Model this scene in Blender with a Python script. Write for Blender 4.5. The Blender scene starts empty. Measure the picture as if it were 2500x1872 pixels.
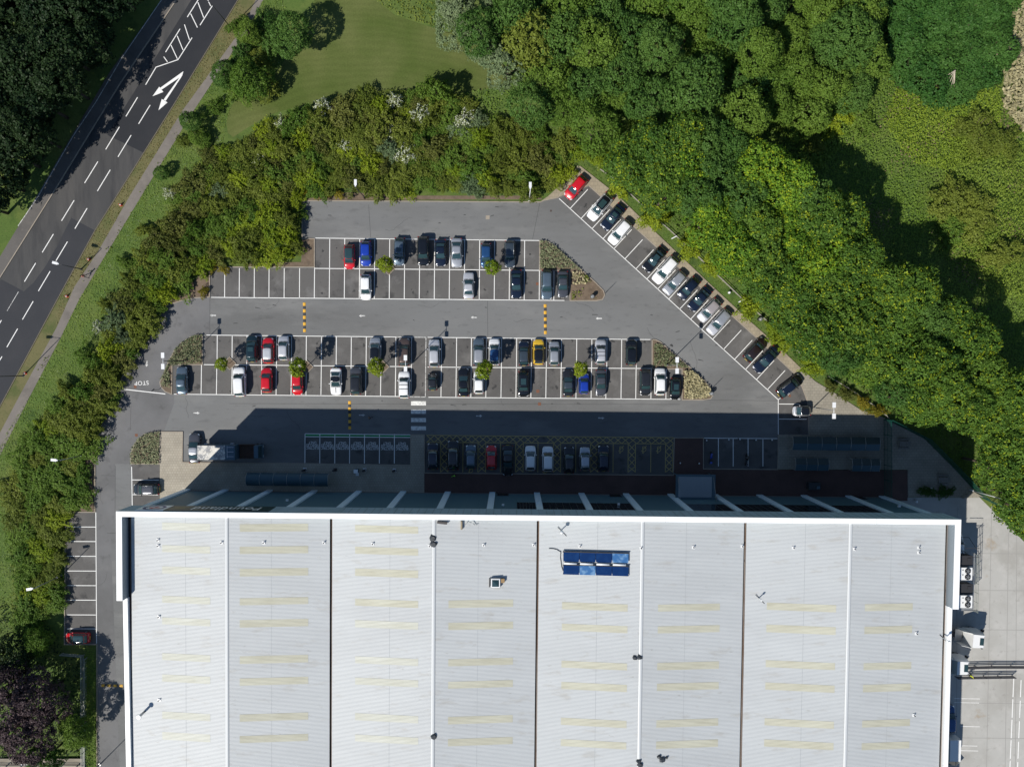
import bpy, bmesh, math, random
import numpy as np
from mathutils import Vector, Matrix

# ---------------------------------------------------------------- camera, light
S = bpy.context.scene
COL = S.collection
CAM_H, FPX, PX0, PY0 = 120.0, 1800.0, 1250.0, 936.0
TILT = math.atan(56.0 / FPX)
cam_d = bpy.data.cameras.new("camera")
cam = bpy.data.objects.new("camera", cam_d); COL.objects.link(cam)
cam.location = (0, 0, CAM_H); cam.rotation_euler = (-TILT, 0, 0)
cam_d.sensor_width = 36.0; cam_d.lens = 36.0 * FPX / 2500.0
cam_d.clip_start = 1.0; cam_d.clip_end = 3000.0
S.camera = cam

SUN_EL, SUN_AZ = math.radians(44.3), math.radians(45.0)     # light travels towards +X +Y
W = bpy.data.worlds.new("World"); S.world = W; W.use_nodes = True
nt = W.node_tree; bg = nt.nodes["Background"]
sky = nt.nodes.new("ShaderNodeTexSky"); sky.sky_type = 'NISHITA'; sky.sun_disc = False
sky.sun_elevation = SUN_EL; sky.sun_rotation = math.radians(225.0)
sky.air_density = 1.2; sky.dust_density = 0.2; sky.ozone_density = 4.0
nt.links.new(sky.outputs[0], bg.inputs[0]); bg.inputs[1].default_value = 0.076
sd = bpy.data.lights.new("sun", 'SUN'); sun = bpy.data.objects.new("sun", sd); COL.objects.link(sun)
sd.energy = 5.0; sd.angle = math.radians(0.5); sd.color = (1.0, 0.95, 0.87)
dv = Vector((math.cos(SUN_EL) * math.sin(SUN_AZ), math.cos(SUN_EL) * math.cos(SUN_AZ), -math.sin(SUN_EL)))
sun.rotation_euler = dv.to_track_quat('-Z', 'Y').to_euler()
sun.location = (-60, -60, 90)
S.view_settings.view_transform = 'Standard'; S.view_settings.look = 'None'
S.view_settings.exposure = 0.12; S.view_settings.gamma = 1.0

rnd = random.Random(7)

# ---------------------------------------------------------------- survey helper
_ct, _st = math.cos(TILT), math.sin(TILT)
def G(px, py, z=0.0):
    """survey point: photo pixel + real height -> place in metres"""
    a = (px - PX0) / FPX; b = (PY0 - py) / FPX
    d = Vector((a, -_st + b * _ct, -_ct - b * _st))
    t = (CAM_H - z) / -d.z
    return Vector((d.x * t, d.y * t, z))
def G2(p, z=0.0): return G(p[0], p[1], z)

# ---------------------------------------------------------------- object helpers
def link(o, parent=None):
    COL.objects.link(o)
    if parent is not None: o.parent = parent
    return o
def tag(o, label=None, cat=None, group=None, kind=None):
    if label: o["label"] = label
    if cat: o["category"] = cat
    if group: o["group"] = group
    if kind: o["kind"] = kind
    return o
def empty(name, loc=(0, 0, 0), rz=0.0):
    o = bpy.data.objects.new(name, None); o.empty_display_size = 0.5
    o.location = loc; o.rotation_euler = (0, 0, rz)
    return link(o)
def copy_tree(o, parent=None):
    c = o.copy(); COL.objects.link(c)
    if parent is not None: c.parent = parent
    for ch in o.children: copy_tree(ch, c)
    return c

class MB:
    """collects shapes, then links them as ONE mesh object"""
    def __init__(s): s.v = []; s.f = []; s.m = []; s.sm = []
    def add(s, vs, fs, mi=0, smooth=False):
        n = len(s.v); s.v += [tuple(p) for p in vs]
        for f in fs:
            s.f.append([i + n for i in f]); s.m.append(mi); s.sm.append(smooth)
    def box(s, c, size, mi=0, rz=0.0, M=None):
        x, y, z = (k / 2 for k in size); cr, sr = math.cos(rz), math.sin(rz); vs = []
        for dz in (-z, z):
            for dx, dy in ((-x, -y), (x, -y), (x, y), (-x, y)):
                p = Vector((c[0] + dx * cr - dy * sr, c[1] + dx * sr + dy * cr, c[2] + dz))
                vs.append(M @ p if M else p)
        s.add(vs, [(3, 2, 1, 0), (4, 5, 6, 7), (0, 1, 5, 4), (1, 2, 6, 5), (2, 3, 7, 6), (3, 0, 4, 7)], mi)
    def tube(s, a, b, r0, r1=None, n=8, mi=0, cap=True, smooth=True):
        a, b = Vector(a), Vector(b); r1 = r0 if r1 is None else r1
        d = (b - a); 
        if d.length < 1e-6: return
        q = d.to_track_quat('Z', 'Y'); vs = []
        for p, r in ((a, r0), (b, r1)):
            for i in range(n):
                t = 2 * math.pi * i / n
                vs.append(p + q @ Vector((r * math.cos(t), r * math.sin(t), 0)))
        fs = [(i, (i + 1) % n, n + (i + 1) % n, n + i) for i in range(n)]
        s.add(vs, fs, mi, smooth)
        if cap: s.add(vs, [tuple(range(n - 1, -1, -1)), tuple(range(n, 2 * n))], mi, False)
    def path(s, pts, r, n=6, mi=0):
        for p, q in zip(pts, pts[1:]): s.tube(p, q, r, r, n, mi)
    def loft(s, rings, mi=0, smooth=True, cap=True, closed=True):
        n = len(rings[0]); vs = [p for r in rings for p in r]; fs = []
        for k in range(len(rings) - 1):
            for i in range(n if closed else n - 1):
                j = (i + 1) % n
                fs.append((k * n + i, k * n + j, (k + 1) * n + j, (k + 1) * n + i))
        s.add(vs, fs, mi, smooth)
        if cap and closed:
            s.add(rings[0], [tuple(range(n - 1, -1, -1))], mi, False)
            s.add(rings[-1], [tuple(range(n))], mi, False)
    def quad(s, a, b, c, d, mi=0, smooth=False): s.add([a, b, c, d], [(0, 1, 2, 3)], mi, smooth)
    def poly(s, pts, z, mi=0):
        n = len(pts); s.add([(p[0], p[1], z) for p in pts], [tuple(range(n))], mi)
    def prism(s, pts, z0, z1, mi=0, side=None):
        n = len(pts); side = mi if side is None else side
        s.add([(p[0], p[1], z1) for p in pts], [tuple(range(n))], mi)
        for i in range(n):
            p, q = pts[i], pts[(i + 1) % n]
            s.add([(p[0], p[1], z0), (q[0], q[1], z0), (q[0], q[1], z1), (p[0], p[1], z1)], [(0, 1, 2, 3)], side)
    def strip(s, p, q, w, z, mi=0):
        p, q = Vector((p[0], p[1])), Vector((q[0], q[1])); d = (q - p).normalized(); n = Vector((-d.y, d.x)) * w / 2
        s.add([(p.x - n.x, p.y - n.y, z), (q.x - n.x, q.y - n.y, z), (q.x + n.x, q.y + n.y, z), (p.x + n.x, p.y + n.y, z)], [(0, 1, 2, 3)], mi)
    def mesh(s, name, mats):
        me = bpy.data.meshes.new(name); me.from_pydata(s.v, [], s.f)
        me.polygons.foreach_set("material_index", s.m)
        me.polygons.foreach_set("use_smooth", s.sm)
        for m in (mats if isinstance(mats, (list, tuple)) else [mats]): me.materials.append(m)
        bm = bmesh.new(); bm.from_mesh(me)
        big = [f for f in bm.faces if len(f.verts) > 4]
        if big: bmesh.ops.triangulate(bm, faces=big)
        bmesh.ops.remove_doubles(bm, verts=bm.verts, dist=1e-5)
        bmesh.ops.recalc_face_normals(bm, faces=bm.faces)
        bm.to_mesh(me); bm.free(); me.update()
        return me
    def build(s, name, mats, parent=None, loc=None, up=False):
        me = s.mesh(name, mats)
        if up:                                    # ground sheets: every face looks up
            bm = bmesh.new(); bm.from_mesh(me); bm.normal_update()
            for f in bm.faces:
                if f.normal.z < -0.5: f.normal_flip()
            bm.to_mesh(me); bm.free()
        o = bpy.data.objects.new(name, me)
        if loc is not None: o.location = loc
        return link(o, parent)

# ---------------------------------------------------------------- materials
def _nodes(name):
    m = bpy.data.materials.new(name); m.use_nodes = True
    return m, m.node_tree, m.node_tree.nodes["Principled BSDF"]
def rgba(c): return (c[0], c[1], c[2], 1.0)
def plain(name, c, rough=0.6, metal=0.0, coat=0.0, spec=0.5, var=0.0, vscale=3.0):
    m, t, b = _nodes(name)
    b.inputs['Base Color'].default_value = rgba(c); b.inputs['Roughness'].default_value = rough
    b.inputs['Metallic'].default_value = metal; b.inputs['Coat Weight'].default_value = coat
    b.inputs['Coat Roughness'].default_value = 0.05; b.inputs['Specular IOR Level'].default_value = spec
    if var > 0:
        tc = t.nodes.new("ShaderNodeTexCoord"); n = t.nodes.new("ShaderNodeTexNoise")
        n.inputs['Scale'].default_value = vscale; n.inputs['Detail'].default_value = 6
        r = t.nodes.new("ShaderNodeMix"); r.data_type = 'RGBA'
        r.inputs[6].default_value = rgba([k * (1 - var) for k in c]); r.inputs[7].default_value = rgba([min(1, k * (1 + var)) for k in c])
        t.links.new(tc.outputs['Object'], n.inputs['Vector']); t.links.new(n.outputs[0], r.inputs[0])
        t.links.new(r.outputs[2], b.inputs['Base Color'])
    return m
def layered(name, base, layers, rough=0.85, bump=0.0, bscale=20.0, spec=0.3, stretch=None):
    """base colour crossed by noise layers: (colour, scale, lo, hi, strength)"""
    m, t, b = _nodes(name); tc = t.nodes.new("ShaderNodeTexCoord"); vec = tc.outputs['Object']
    if stretch:
        mp = t.nodes.new("ShaderNodeMapping"); mp.inputs['Scale'].default_value = stretch[:3]
        mp.inputs['Rotation'].default_value = (0, 0, stretch[3] if len(stretch) > 3 else 0)
        t.links.new(vec, mp.inputs[0]); vec = mp.outputs[0]
    cur = None
    for c, sc, lo, hi, st in layers:
        n = t.nodes.new("ShaderNodeTexNoise"); n.inputs['Scale'].default_value = sc; n.inputs['Detail'].default_value = 5
        n.inputs['Roughness'].default_value = 0.6
        t.links.new(vec, n.inputs['Vector'])
        mr = t.nodes.new("ShaderNodeMapRange"); mr.inputs[1].default_value = lo; mr.inputs[2].default_value = hi
        mr.inputs[4].default_value = st; t.links.new(n.outputs[0], mr.inputs[0])
        x = t.nodes.new("ShaderNodeMix"); x.data_type = 'RGBA'
        if cur is None: x.inputs[6].default_value = rgba(base)
        else: t.links.new(cur, x.inputs[6])
        x.inputs[7].default_value = rgba(c); t.links.new(mr.outputs[0], x.inputs[0]); cur = x.outputs[2]
    if cur is not None: t.links.new(cur, b.inputs['Base Color'])
    else: b.inputs['Base Color'].default_value = rgba(base)
    b.inputs['Roughness'].default_value = rough; b.inputs['Specular IOR Level'].default_value = spec
    if bump > 0:
        n = t.nodes.new("ShaderNodeTexNoise"); n.inputs['Scale'].default_value = bscale; n.inputs['Detail'].default_value = 4
        bp = t.nodes.new("ShaderNodeBump"); bp.inputs['Strength'].default_value = bump; bp.inputs['Distance'].default_value = 0.05
        t.links.new(tc.outputs['Object'], n.inputs['Vector']); t.links.new(n.outputs[0], bp.inputs['Height'])
        t.links.new(bp.outputs[0], b.inputs['Normal'])
    return m
def leafmat(name, c1, c2, accent=None, acc_amt=0.0, trans=0.22, nscale=0.5, rough=0.55):
    """leaves: tint differs by tree, by clump and from leaf to leaf"""
    m, t, b = _nodes(name); L = t.links; N = t.nodes.new
    oi = N("ShaderNodeObjectInfo"); ge = N("ShaderNodeNewGeometry"); tc = N("ShaderNodeTexCoord")
    n = N("ShaderNodeTexNoise"); n.inputs['Scale'].default_value = nscale; n.inputs['Detail'].default_value = 3
    L.new(tc.outputs['Object'], n.inputs['Vector'])
    a = N("ShaderNodeMath"); a.operation = 'MULTIPLY_ADD'; a.inputs[1].default_value = 0.55; L.new(oi.outputs['Random'], a.inputs[0]); 
    k = N("ShaderNodeMath"); k.operation = 'MULTIPLY_ADD'; k.inputs[1].default_value = 0.45; L.new(ge.outputs['Random Per Island'], k.inputs[0])
    k.inputs[2].default_value = -0.45; L.new(k.outputs[0], a.inputs[2])
    s = N("ShaderNodeMath"); s.operation = 'ADD'; s.use_clamp = True; L.new(a.outputs[0], s.inputs[0]); L.new(n.outputs[0], s.inputs[1])
    x = N("ShaderNodeMix"); x.data_type = 'RGBA'; x.inputs[6].default_value = rgba(c1); x.inputs[7].default_value = rgba(c2)
    L.new(s.outputs[0], x.inputs[0]); cur = x.outputs[2]
    if accent:
        n2 = N("ShaderNodeTexNoise"); n2.inputs['Scale'].default_value = nscale * 1.3; n2.inputs['Detail'].default_value = 2
        vm = N("ShaderNodeVectorMath"); vm.operation = 'ADD'; L.new(tc.outputs['Object'], vm.inputs[0]); L.new(oi.outputs['Location'], vm.inputs[1])
        L.new(vm.outputs[0], n2.inputs['Vector'])
        ad = N("ShaderNodeMath"); ad.operation = 'MULTIPLY_ADD'; ad.inputs[1].default_value = 0.5; L.new(ge.outputs['Random Per Island'], ad.inputs[0]); L.new(n2.outputs[0], ad.inputs[2])
        gt = N("ShaderNodeMath"); gt.operation = 'GREATER_THAN'; gt.inputs[1].default_value = 1.02 - acc_amt; L.new(ad.outputs[0], gt.inputs[0])
        y = N("ShaderNodeMix"); y.data_type = 'RGBA'; L.new(cur, y.inputs[6]); y.inputs[7].default_value = rgba(accent); L.new(gt.outputs[0], y.inputs[0]); cur = y.outputs[2]
    L.new(cur, b.inputs['Base Color']); b.inputs['Roughness'].default_value = rough; b.inputs['Specular IOR Level'].default_value = 0.15
    if trans > 0:
        tr = N("ShaderNodeBsdfTranslucent"); L.new(cur, tr.inputs[0]); mx = N("ShaderNodeMixShader"); mx.inputs[0].default_value = trans
        out = t.nodes["Material Output"]; L.new(b.outputs[0], mx.inputs[1]); L.new(tr.outputs[0], mx.inputs[2]); L.new(mx.outputs[0], out.inputs[0])
    return m

ASPH = layered("asphalt_lane", (0.165, 0.168, 0.168), [((0.115, 0.115, 0.113), 0.05, 0.45, 0.62, 0.7), ((0.215, 0.215, 0.21), 0.16, 0.5, 0.68, 0.65), ((0.08, 0.08, 0.08), 0.55, 0.60, 0.72, 0.45), ((0.10, 0.10, 0.10), 1.6, 0.58, 0.72, 0.5), ((0.24, 0.24, 0.24), 9.0, 0.55, 0.8, 0.35)], 0.9, 0.25, 25, stretch=(0.38, 1.15, 1))
ASPH_BAY = layered("asphalt_bay", (0.112, 0.108, 0.104), [((0.075, 0.073, 0.072), 0.12, 0.45, 0.65, 0.7), ((0.042, 0.042, 0.042), 0.42, 0.58, 0.68, 0.75), ((0.18, 0.175, 0.17), 0.33, 0.54, 0.72, 0.65), ((0.06, 0.06, 0.06), 1.7, 0.58, 0.72, 0.5), ((0.17, 0.17, 0.17), 8.0, 0.56, 0.8, 0.3)], 0.9, 0.25, 25)
ASPH_SIDE = layered("asphalt_access", (0.155, 0.155, 0.158), [((0.10, 0.10, 0.10), 0.06, 0.44, 0.62, 0.7), ((0.075, 0.075, 0.075), 0.6, 0.58, 0.7, 0.45), ((0.20, 0.195, 0.19), 0.2, 0.55, 0.8, 0.5), ((0.20, 0.20, 0.20), 9.0, 0.56, 0.8, 0.3)], 0.9, 0.25, 25)
ASPH_ROAD = layered("asphalt_road", (0.060, 0.060, 0.061), [((0.105, 0.10, 0.095), 0.1, 0.45, 0.7, 0.7), ((0.03, 0.031, 0.035), 0.25, 0.5, 0.7, 0.6), ((0.085, 0.085, 0.085), 8.0, 0.56, 0.8, 0.3)], 0.88, 0.2, 25, stretch=(3.0, 0.5, 1, math.radians(30)))
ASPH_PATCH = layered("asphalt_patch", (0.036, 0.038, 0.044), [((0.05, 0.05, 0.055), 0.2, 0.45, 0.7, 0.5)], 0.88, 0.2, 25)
PATH = layered("path_tarmac", (0.18, 0.162, 0.145), [((0.11, 0.10, 0.088), 0.3, 0.45, 0.7, 0.6), ((0.25, 0.22, 0.19), 1.0, 0.5, 0.8, 0.5)], 0.92, 0.2, 20)
PAVE_L = layered("pavement_tarmac", (0.12, 0.112, 0.105), [((0.07, 0.068, 0.066), 0.3, 0.45, 0.7, 0.6), ((0.17, 0.155, 0.14), 1.5, 0.55, 0.8, 0.5)], 0.92, 0.2, 20)
GRASS = layered("rough_grass", (0.075, 0.125, 0.024), [((0.12, 0.15, 0.035), 0.12, 0.45, 0.65, 0.8), ((0.028, 0.06, 0.012), 0.4, 0.52, 0.72, 0.75), ((0.15, 0.16, 0.06), 1.3, 0.58, 0.78, 0.6), ((0.02, 0.04, 0.01), 3.0, 0.55, 0.75, 0.6)], 0.9, 0.9, 6)
VERGE = layered("dry_verge", (0.135, 0.125, 0.055), [((0.065, 0.09, 0.025), 0.25, 0.45, 0.65, 0.8), ((0.17, 0.14, 0.07), 0.8, 0.55, 0.75, 0.7), ((0.04, 0.055, 0.015), 2.5, 0.55, 0.75, 0.6)], 0.92, 0.7, 8)
SOIL = layered("bark_soil", (0.16, 0.12, 0.085), [((0.08, 0.06, 0.045), 0.9, 0.45, 0.7, 0.7), ((0.26, 0.21, 0.16), 3.0, 0.55, 0.8, 0.6)], 0.95, 0.8, 10)
KERB = plain("kerb_stone", (0.30, 0.26, 0.21), 0.9, var=0.25, vscale=1.5)
PAINT_W = layered("road_paint_white", (0.78, 0.78, 0.76), [((0.45, 0.45, 0.44), 1.2, 0.55, 0.75, 0.5)], 0.7)
PAINT_WORN = layered("road_paint_worn", (0.62, 0.62, 0.6), [((0.2, 0.2, 0.2), 3.0, 0.46, 0.62, 0.8)], 0.8)
PAINT_Y = layered("road_paint_yellow", (0.46, 0.36, 0.14), [((0.25, 0.2, 0.1), 2.0, 0.5, 0.7, 0.6)], 0.8)
PAINT_G = plain("road_paint_green", (0.012, 0.22, 0.06), 0.8, var=0.3)
CONC = layered("yard_concrete", (0.40, 0.395, 0.375), [((0.31, 0.30, 0.275), 0.09, 0.45, 0.62, 0.75), ((0.46, 0.45, 0.43), 0.4, 0.5, 0.7, 0.65), ((0.24, 0.23, 0.21), 1.1, 0.58, 0.72, 0.5), ((0.30, 0.23, 0.15), 0.25, 0.64, 0.72, 0.6)], 0.9, 0.1, 15)
JOINT = plain("joint_sealant", (0.29, 0.285, 0.27), 0.9)
def paved(name, c1, c2, mortar, sx=0.6, sy=0.6, off=0.5):
    m, t, b = _nodes(name); tc = t.nodes.new("ShaderNodeTexCoord"); br = t.nodes.new("ShaderNodeTexBrick")
    br.inputs['Color1'].default_value = rgba(c1); br.inputs['Color2'].default_value = rgba(c2); br.inputs['Mortar'].default_value = rgba(mortar)
    br.inputs['Scale'].default_value = 1.0; br.inputs['Brick Width'].default_value = sx; br.inputs['Row Height'].default_value = sy
    br.inputs['Mortar Size'].default_value = 0.025; br.offset = off
    n = t.nodes.new("ShaderNodeTexNoise"); n.inputs['Scale'].default_value = 0.5; n.inputs['Detail'].default_value = 5
    x = t.nodes.new("ShaderNodeMix"); x.data_type = 'RGBA'; x.blend_type = 'MULTIPLY'; x.inputs[0].default_value = 1
    mr = t.nodes.new("ShaderNodeMapRange"); mr.inputs[3].default_value = 0.7; mr.inputs[4].default_value = 1.25
    t.links.new(tc.outputs['Object'], br.inputs['Vector']); t.links.new(tc.outputs['Object'], n.inputs['Vector'])
    t.links.new(n.outputs[0], mr.inputs[0]); t.links.new(br.outputs[0], x.inputs[6]); t.links.new(mr.outputs[0], x.inputs[7])
    t.links.new(x.outputs[2], b.inputs['Base Color']); b.inputs['Roughness'].default_value = 0.9
    return m
PAVING = paved("buff_paving", (0.37, 0.335, 0.27), (0.335, 0.30, 0.24), (0.25, 0.225, 0.18), .42, .42)
PAVING2 = paved("grey_slabs", (0.30, 0.275, 0.225), (0.265, 0.243, 0.20), (0.19, 0.175, 0.145), 0.6, 0.45)
PAVE_RED = paved("red_block_paving", (0.14, 0.075, 0.062), (0.11, 0.06, 0.05), (0.07, 0.045, 0.04), 0.21, 0.105)
PATHSLAB = paved("footway_slabs", (0.33, 0.28, 0.20), (0.285, 0.245, 0.178), (0.21, 0.18, 0.135), 0.6, 0.6)

def sheet(name, pts, z, mat, base=None, kind="structure"):
    """flat ground sheet (or raised slab when base is given) from survey points"""
    b = MB(); P = [G(p[0], p[1], 0) for p in pts]
    if base is None: b.poly(P, z)
    else: b.prism(P, base, z)
    o = b.build(name, mat, up=True); o["kind"] = kind
    return o
def kerb(name, pts, closed=False, w=0.14, h=0.12):
    b = MB(); P = [G(p[0], p[1], 0) for p in pts]; n = len(P)
    for i in range(n if closed else n - 1):
        p, q = P[i], P[(i + 1) % n]; d = (q - p)
        if d.length < 0.02: continue
        b.box(((p.x + q.x) / 2, (p.y + q.y) / 2, h / 2), (d.length + w * 0.5, w, h + (i % 3) * 0.0025), 0, math.atan2(d.y, d.x))
    o = b.build(name, KERB); o["kind"] = "structure"
    return o
# ================================================================ THE SETTING
# ground to the horizon
b = MB(); b.poly([(-700, -700), (700, -700), (700, 700), (-700, 700)], 0.0); o = b.build("ground", GRASS, up=True); o["kind"] = "structure"

ROAD_R = [(690, -180), (582, 0), (432, 245), (285, 480), (232.5, 563), (145, 723), (18, 960), (-120, 1215)]
ROAD_L = [(560, -210), (432, 0), (293, 206), (188, 377), (125, 480), (0, 679), (-240, 1060)]
sheet("road", ROAD_R + ROAD_L[::-1], 0.010, ASPH_ROAD)
sheet("road_dark_patch", [(690, -180), (582, 0), (432, 245), (352, 374), (262, 330), (340, 205), (480, -20), (570, -160)], 0.0145, layered("asphalt_shade_tone", (0.024, 0.026, 0.031), [((0.036, 0.037, 0.041), 0.2, 0.45, 0.7, 0.6)], 0.88, 0.2, 25))  # overall shade on the upper road, put into a near-black surface colour
sheet("road_dark_patch", [(174, 532), (232, 563), (145, 723), (18, 960), (-120, 1214), (-180, 1000), (0, 686), (3, 682), (48, 706), (58, 712), (82, 690), (110, 652), (140, 600)], 0.014, ASPH_PATCH)
PL = [(520, -210), (396, 0), (270, 175), (180, 325), (93, 475), (0, 628), (-260, 1040)]
sheet("pavement", ROAD_L + PL[::-1], 0.10, PAVE_L, base=0.0)
kerb("road_kerb", ROAD_L, w=0.15, h=0.125)
b = MB()
LN = [(396, 0), (300, 140), (235, 250), (180, 332), (93, 482), (45, 552)]
for p, q in zip(LN, LN[1:]): b.strip(G2(p), G2(q), 0.10, 0.104)
b.build("cycle_lane_line", PAINT_WORN, up=True)["kind"] = "structure"
PATH_L = [(720, -190), (606, 38), (577, 90), (446, 270), (319, 475), (241.5, 611), (181, 701.5), (139, 798), (51, 960), (-60, 1170)]
PATH_R = [(752, -190), (643, 0), (600, 80), (470, 275), (346, 478), (250.6, 635), (193, 732), (151, 819), (77, 960), (-30, 1170)]
sheet("verge", ROAD_R[:1] + [(582, 0), (432, 245), (285, 480), (232.5, 563), (145, 723), (18, 960), (-120, 1215)] + PATH_L[::-1], 0.02, VERGE)
sheet("path", PATH_L + PATH_R[::-1], 0.028, PATH)
b = MB()
for p, q in zip(ROAD_R, ROAD_R[1:]):
    d = G2(q) - G2(p); c = (G2(p) + G2(q)) / 2; b.box((c.x, c.y, 0.05), (d.length + 0.05, 0.14, 0.10), 0, math.atan2(d.y, d.x))
b.build("road_edging", plain("edging_stone", (0.13, 0.115, 0.08), 0.9, var=0.3))["kind"] = "structure"

# mown lawn with mower rings
def lawnmat():
    m, t, bs = _nodes("mown_lawn"); N = t.nodes.new; L = t.links.new
    tc = N("ShaderNodeTexCoord"); mp = N("ShaderNodeMapping"); c = G(900, 640); mp.inputs['Location'].default_value = (-c.x, -c.y * 1.35, 0); mp.inputs['Scale'].default_value = (1.0, 1.35, 1)
    L(tc.outputs['Object'], mp.inputs[0])
    w = N("ShaderNodeTexWave"); w.wave_type = 'RINGS'; w.rings_direction = 'SPHERICAL'; w.inputs['Scale'].default_value = 0.22; w.inputs['Distortion'].default_value = 7.0; w.inputs['Detail'].default_value = 3; w.inputs['Detail Scale'].default_value = 0.5
    L(mp.outputs[0], w.inputs['Vector'])
    n = N("ShaderNodeTexNoise"); n.inputs['Scale'].default_value = 0.10; n.inputs['Detail'].default_value = 6; L(tc.outputs['Object'], n.inputs['Vector'])
    n2 = N("ShaderNodeTexNoise"); n2.inputs['Scale'].default_value = 4; n2.inputs['Detail'].default_value = 4; L(tc.outputs['Object'], n2.inputs['Vector'])
    x = N("ShaderNodeMix"); x.data_type = 'RGBA'; x.inputs[6].default_value = (0.074, 0.102, 0.025, 1); x.inputs[7].default_value = (0.124, 0.138, 0.048, 1)
    mr = N("ShaderNodeMapRange"); mr.inputs[1].default_value = 0.38; mr.inputs[2].default_value = 0.66; L(n.outputs[0], mr.inputs[0]); L(mr.outputs[0], x.inputs[0])
    y = N("ShaderNodeMix"); y.data_type = 'RGBA'; y.blend_type = 'MULTIPLY'; y.inputs[0].default_value = 1
    m2 = N("ShaderNodeMapRange"); m2.inputs[3].default_value = 0.96; m2.inputs[4].default_value = 1.04; L(w.outputs[1], m2.inputs[0])
    L(x.outputs[2], y.inputs[6]); L(m2.outputs[0], y.inputs[7])
    z = N("ShaderNodeMix"); z.data_type = 'RGBA'; z.blend_type = 'MULTIPLY'; z.inputs[0].default_value = 1
    m3 = N("ShaderNodeMapRange"); m3.inputs[3].default_value = 0.7; m3.inputs[4].default_value = 1.3; L(n2.outputs[0], m3.inputs[0])
    L(y.outputs[2], z.inputs[6]); L(m3.outputs[0], z.inputs[7]); L(z.outputs[2], bs.inputs['Base Color']); bs.inputs['Roughness'].default_value = 0.95
    bs.inputs['Specular IOR Level'].default_value = 0.1
    return m
sheet("lawn", [(553, 300), (559, 268), (575, 245), (610, 225), (650, 210), (680, 170), (715, 120), (750, 70), (764, 20), (780, -60), (900, -60), (915, 0), (965, 38), (1035, 62), (1106, 82), (1150, 100), (1182, 125), (1225, 155), (1246, 176), (1250, 192), (1243, 207), (1225, 215), (1200, 216), (1165, 222), (1110, 235), (1030, 232), (950, 228), (878, 228), (800, 245), (720, 262), (660, 280), (600, 315), (570, 335), (556, 325)], 0.012, lawnmat())
# beaten earth and yellowed grass near the wood edge
sheet("soil_bank", [(741, 478), (860, 470), (1000, 478), (1310, 478), (1326, 487), (741, 489)], 0.03, SOIL)

# ---------------------------------------------------------------- car park surfaces
CP = [(738, 490), (1319, 493.5), (1328, 489.5), (1340, 486), (1363, 482.5), (1438, 454), (1600, 601), (1791.6, 775), (1845, 823), (1939.5, 912.5), (1958, 944), (1972, 983), (1975, 1062), (1900, 1062), (1898, 1146), (1717, 1144), (1717, 1068), (1646, 1068), (1644, 1160), (1036, 1154), (1036, 1061), (1003, 1061), (1002, 1135), (743, 1131), (445.5, 1128), (446.5, 1054), (393, 1053), (371.6, 1054), (352, 1060), (338, 1071), (325.7, 1090), (320, 1109), (320, 1132), (390, 1132), (391, 1250), (500, 1400), (500, 2080), (238, 2080), (237, 1572), (158, 1572), (161, 1249.5), (232.7, 1249.5), (232.7, 1100), (246, 1042), (272.6, 978), (295, 928), (318, 881), (336, 835.6), (356, 799.5), (376.6, 770), (408, 746), (442, 734), (476, 727), (512, 725), (513, 652), (735, 652), (738, 583)]
sheet("car_park", CP, 0.010, ASPH)
sheet("car_park_access", [(512, 725), (512, 815), (484, 817), (464.7, 823), (444.4, 835.6), (426, 856), (412.7, 881), (399, 914.7), (391, 933), (393.5, 944), (403.7, 955.4), (425, 966), (425, 985), (400, 1053), (371.6, 1054), (352, 1060), (338, 1071), (325.7, 1090), (320, 1109), (320, 1132), (281, 1132), (281, 1250), (270, 1300), (300, 2080), (238, 2080), (237, 1572), (237, 1249), (232.7, 1249.5), (232.7, 1100), (246, 1042), (272.6, 978), (295, 928), (318, 881), (336, 835.6), (356, 799.5), (376.6, 770), (408, 746), (442, 734), (476, 727)], 0.0135, ASPH_SIDE)
ORIG = [(515, 654), (768, 655.4), (768.5, 582), (1317, 588), (1317, 660), (1391, 662), (1391, 733.6), (515.6, 726)]
sheet("bay_surface", ORIG, 0.014, ASPH_BAY)
sheet("bay_surface", [(503, 818.5), (1592, 829), (1592, 900), (1665, 901), (1665, 974.7), (421, 962), (421, 890), (497, 890)], 0.014, ASPH_BAY)
sheet("bay_surface", [(1365, 485), (1438, 455), (1600, 601), (1791, 775), (1845, 823), (1939.5, 912.5), (1958, 944), (1972, 983), (1972, 1060), (1901, 1060), (1900, 975.5)], 0.014, ASPH_BAY)
sheet("bay_surface", [(161, 1250), (233, 1250), (236, 1570), (158, 1570)], 0.0142, ASPH_BAY)
sheet("bay_surface", [(321, 1133), (390, 1133), (390, 1250), (322, 1250)], 0.0142, ASPH_BAY)
sheet("bay_surface", [(744, 1058), (1002, 1061), (1002, 1134), (744, 1131)], 0.014, ASPH_BAY)
sheet("bay_surface", [(1037, 1061), (1645, 1067), (1643, 1159), (1037, 1153)], 0.014, ASPH_BAY)
sheet("bay_surface", [(1718, 1069), (1898, 1070), (1898, 1144), (1718, 1143)], 0.014, ASPH_BAY)
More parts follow.
